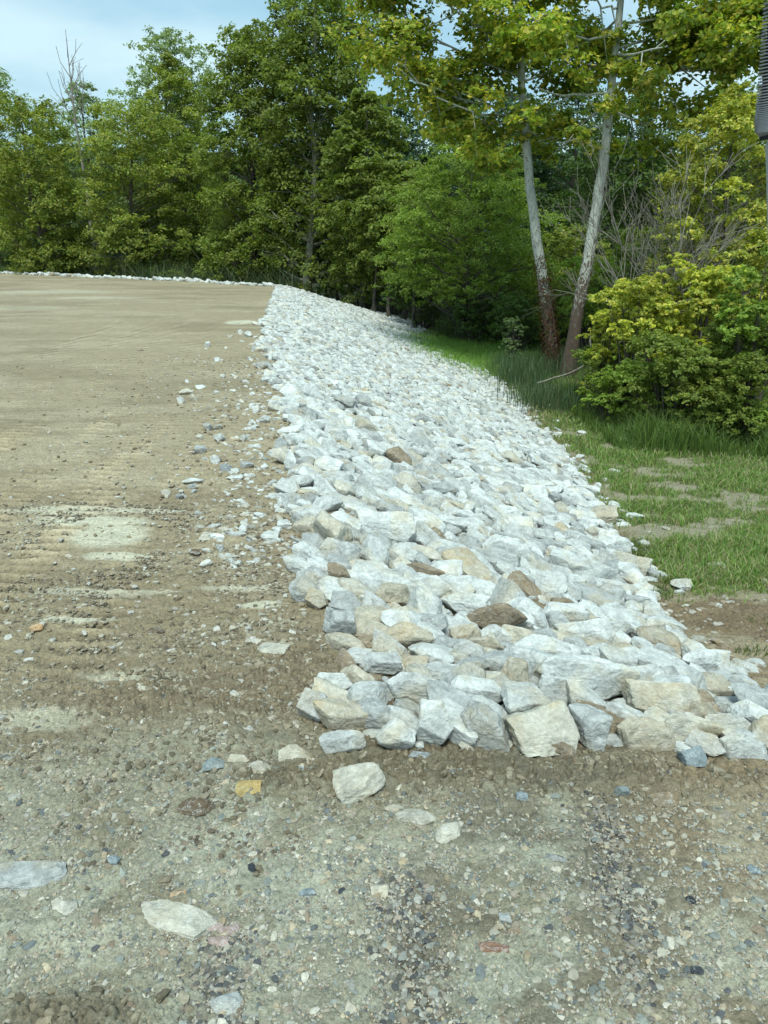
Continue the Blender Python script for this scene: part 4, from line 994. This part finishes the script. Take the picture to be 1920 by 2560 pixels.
# red vine on the left sycamore
n = 2600; f = rng.random(n); u_, v_ = 1385 - 32 * f, 930 - 300 * f
X = np.array([x_at(a, 29, z_at(b, 29)) for a, b in zip(u_, v_)]); Z = np.array([z_at(b, 29) for b in v_]); an = rng.uniform(0, 6.28, n)
rad = .30 - .06 * f + rng.random(n) * .12; P = np.stack([X + np.cos(an) * rad, 29 + .5 * f * .2 + np.sin(an) * rad, Z], 1); Nn = np.stack([np.cos(an), np.sin(an), .5 + 0 * an], 1); Nn /= np.linalg.norm(Nn, axis=1)[:, None]
pl = np.array([(.10, .035, .02), (.13, .05, .02), (.06, .08, .02), (.07, .04, .02)]); keep = rng.random(n) < 1.1 - f
V, Fc, cc = leaves(P[keep], Nn[keep], .09 * rng.uniform(.7, 1.3, keep.sum()), pl[rng.integers(0, 4, keep.sum())])
tag(link('climbing_vine', mesh('climbing_vine', V, Fc, M_LEAF, cc)), 'reddish climbing vine around the foot of the left leaning sycamore', 'vine')

# ------------------------------------------------------------------ hose in its spring guard at the right edge
D = 1.7
def cpt(u, v, d=D):      # point d metres out along a photo ray
    r = Vector(((u - 960) / F, CP + (1280 - v) / F * SP, -SP + (1280 - v) / F * CP)); r.normalize(); return np.array(r * d) + np.array((0, 0, CAMH))
hose = empty('hydraulic_hose', tuple(cpt(1940, 600)))
H0 = np.array(hose.location); kpx = D / F
m_b, t, p, o_ = mat('black_rubber'); p.inputs['Base Color'].default_value = (.015, .015, .017, 1); p.inputs['Roughness'].default_value = .5
m_s, t, p, o_ = mat('spring_steel'); p.inputs['Base Color'].default_value = (.27, .27, .28, 1); p.inputs['Metallic'].default_value = .7; p.inputs['Roughness'].default_value = .42
t.links.new(bump(t, noise(t, 200, 3), .2, .001), p.inputs['Normal'])
m_c, t, p, o_ = mat('pale_steel_pipe'); p.inputs['Base Color'].default_value = (.50, .53, .54, 1); p.inputs['Metallic'].default_value = .35; p.inputs['Roughness'].default_value = .35
axis = np.array([cpt(u, v) for u, v in [(1972, -260), (1963, 0), (1953, 120), (1939, 260), (1936, 345)]]) - H0
q = np.linspace(0, 1, 5); q2 = np.linspace(0, 1, 40); A2 = np.stack([np.interp(q2, q, axis[:, k]) for k in range(3)], 1)
for _ in range(8): A2[1:-1] = (A2[:-2] + 2 * A2[1:-1] + A2[2:]) / 4
V, Fq_ = tubes([(A2, np.full(40, 30 * kpx))], 20); link('rubber_hose', mesh('rubber_hose', V, Fq_, m_b, None, True), hose)
# coil
turns = 62; n = turns * 16; s_ = np.linspace(0, 1, n); s2 = 1 - (1 - s_) ** 1.35
Cx = np.stack([np.interp(s2 * .93, q2, A2[:, k]) for k in range(3)], 1); T_ = A2[-1] - A2[0]; T_ /= np.linalg.norm(T_); S1 = np.cross(T_, (0, 1, 0)); S1 /= np.linalg.norm(S1); S2 = np.cross(T_, S1)
an = s_ * turns * 2 * math.pi; Cp = Cx + (S1[None] * np.cos(an)[:, None] + S2[None] * np.sin(an)[:, None]) * 35 * kpx
V, Fq_ = tubes([(Cp, np.full(n, 2.3 * kpx))], 6)
def tube_fixed(P, Rd, sd_, m, nm, par):
    P = np.asarray(P); T_ = np.gradient(P, axis=0); T_ /= np.linalg.norm(T_, axis=1)[:, None]
    A = np.cross(T_, np.array(axis[-1] - axis[0])); A /= np.linalg.norm(A, axis=1)[:, None]; B = np.cross(T_, A); an = np.arange(sd_) * 2 * math.pi / sd_
    ring = (P[:, None] + (A[:, None] * np.cos(an)[None, :, None] + B[:, None] * np.sin(an)[None, :, None]) * np.asarray(Rd)[:, None, None]).reshape(-1, 3)
    i = np.arange(len(P) - 1)[:, None] * sd_; j = np.arange(sd_)[None]; j2 = (j + 1) % sd_
    return link(nm, mesh(nm, ring, np.stack([i + j, i + j2, i + sd_ + j2, i + sd_ + j], -1).reshape(-1, 4), m, None, True), par)
tube_fixed(Cp, np.full(n, 1.7 * kpx), 6, m_s, 'spring_guard', hose)
def lathe_axis(px, rads, m, nm):
    P = np.array([cpt(u, v) for u, v in px]) - H0; V, Fq_ = tubes([(P, np.array(rads) * kpx)], 24); link(nm, mesh(nm, V, Fq_, m, None, True), hose)
lathe_axis([(1936, 262), (1935, 285), (1934, 305), (1934, 322), (1934, 336), (1935, 345), (1935, 349)], [32, 38, 38, 36, 28, 16, 2], m_s, 'ferrule')
lathe_axis([(1936, 346), (1936, 350), (1937, 360), (1939, 430), (1942, 520), (1950, 800), (1965, 1300)], [8, 18, 21, 21, 22, 22, 22], m_c, 'steel_pipe')
tag(hose, 'black hose in a coiled spring guard above a pale pipe at the right frame edge', 'hose')
print('objects', len(scene.objects))
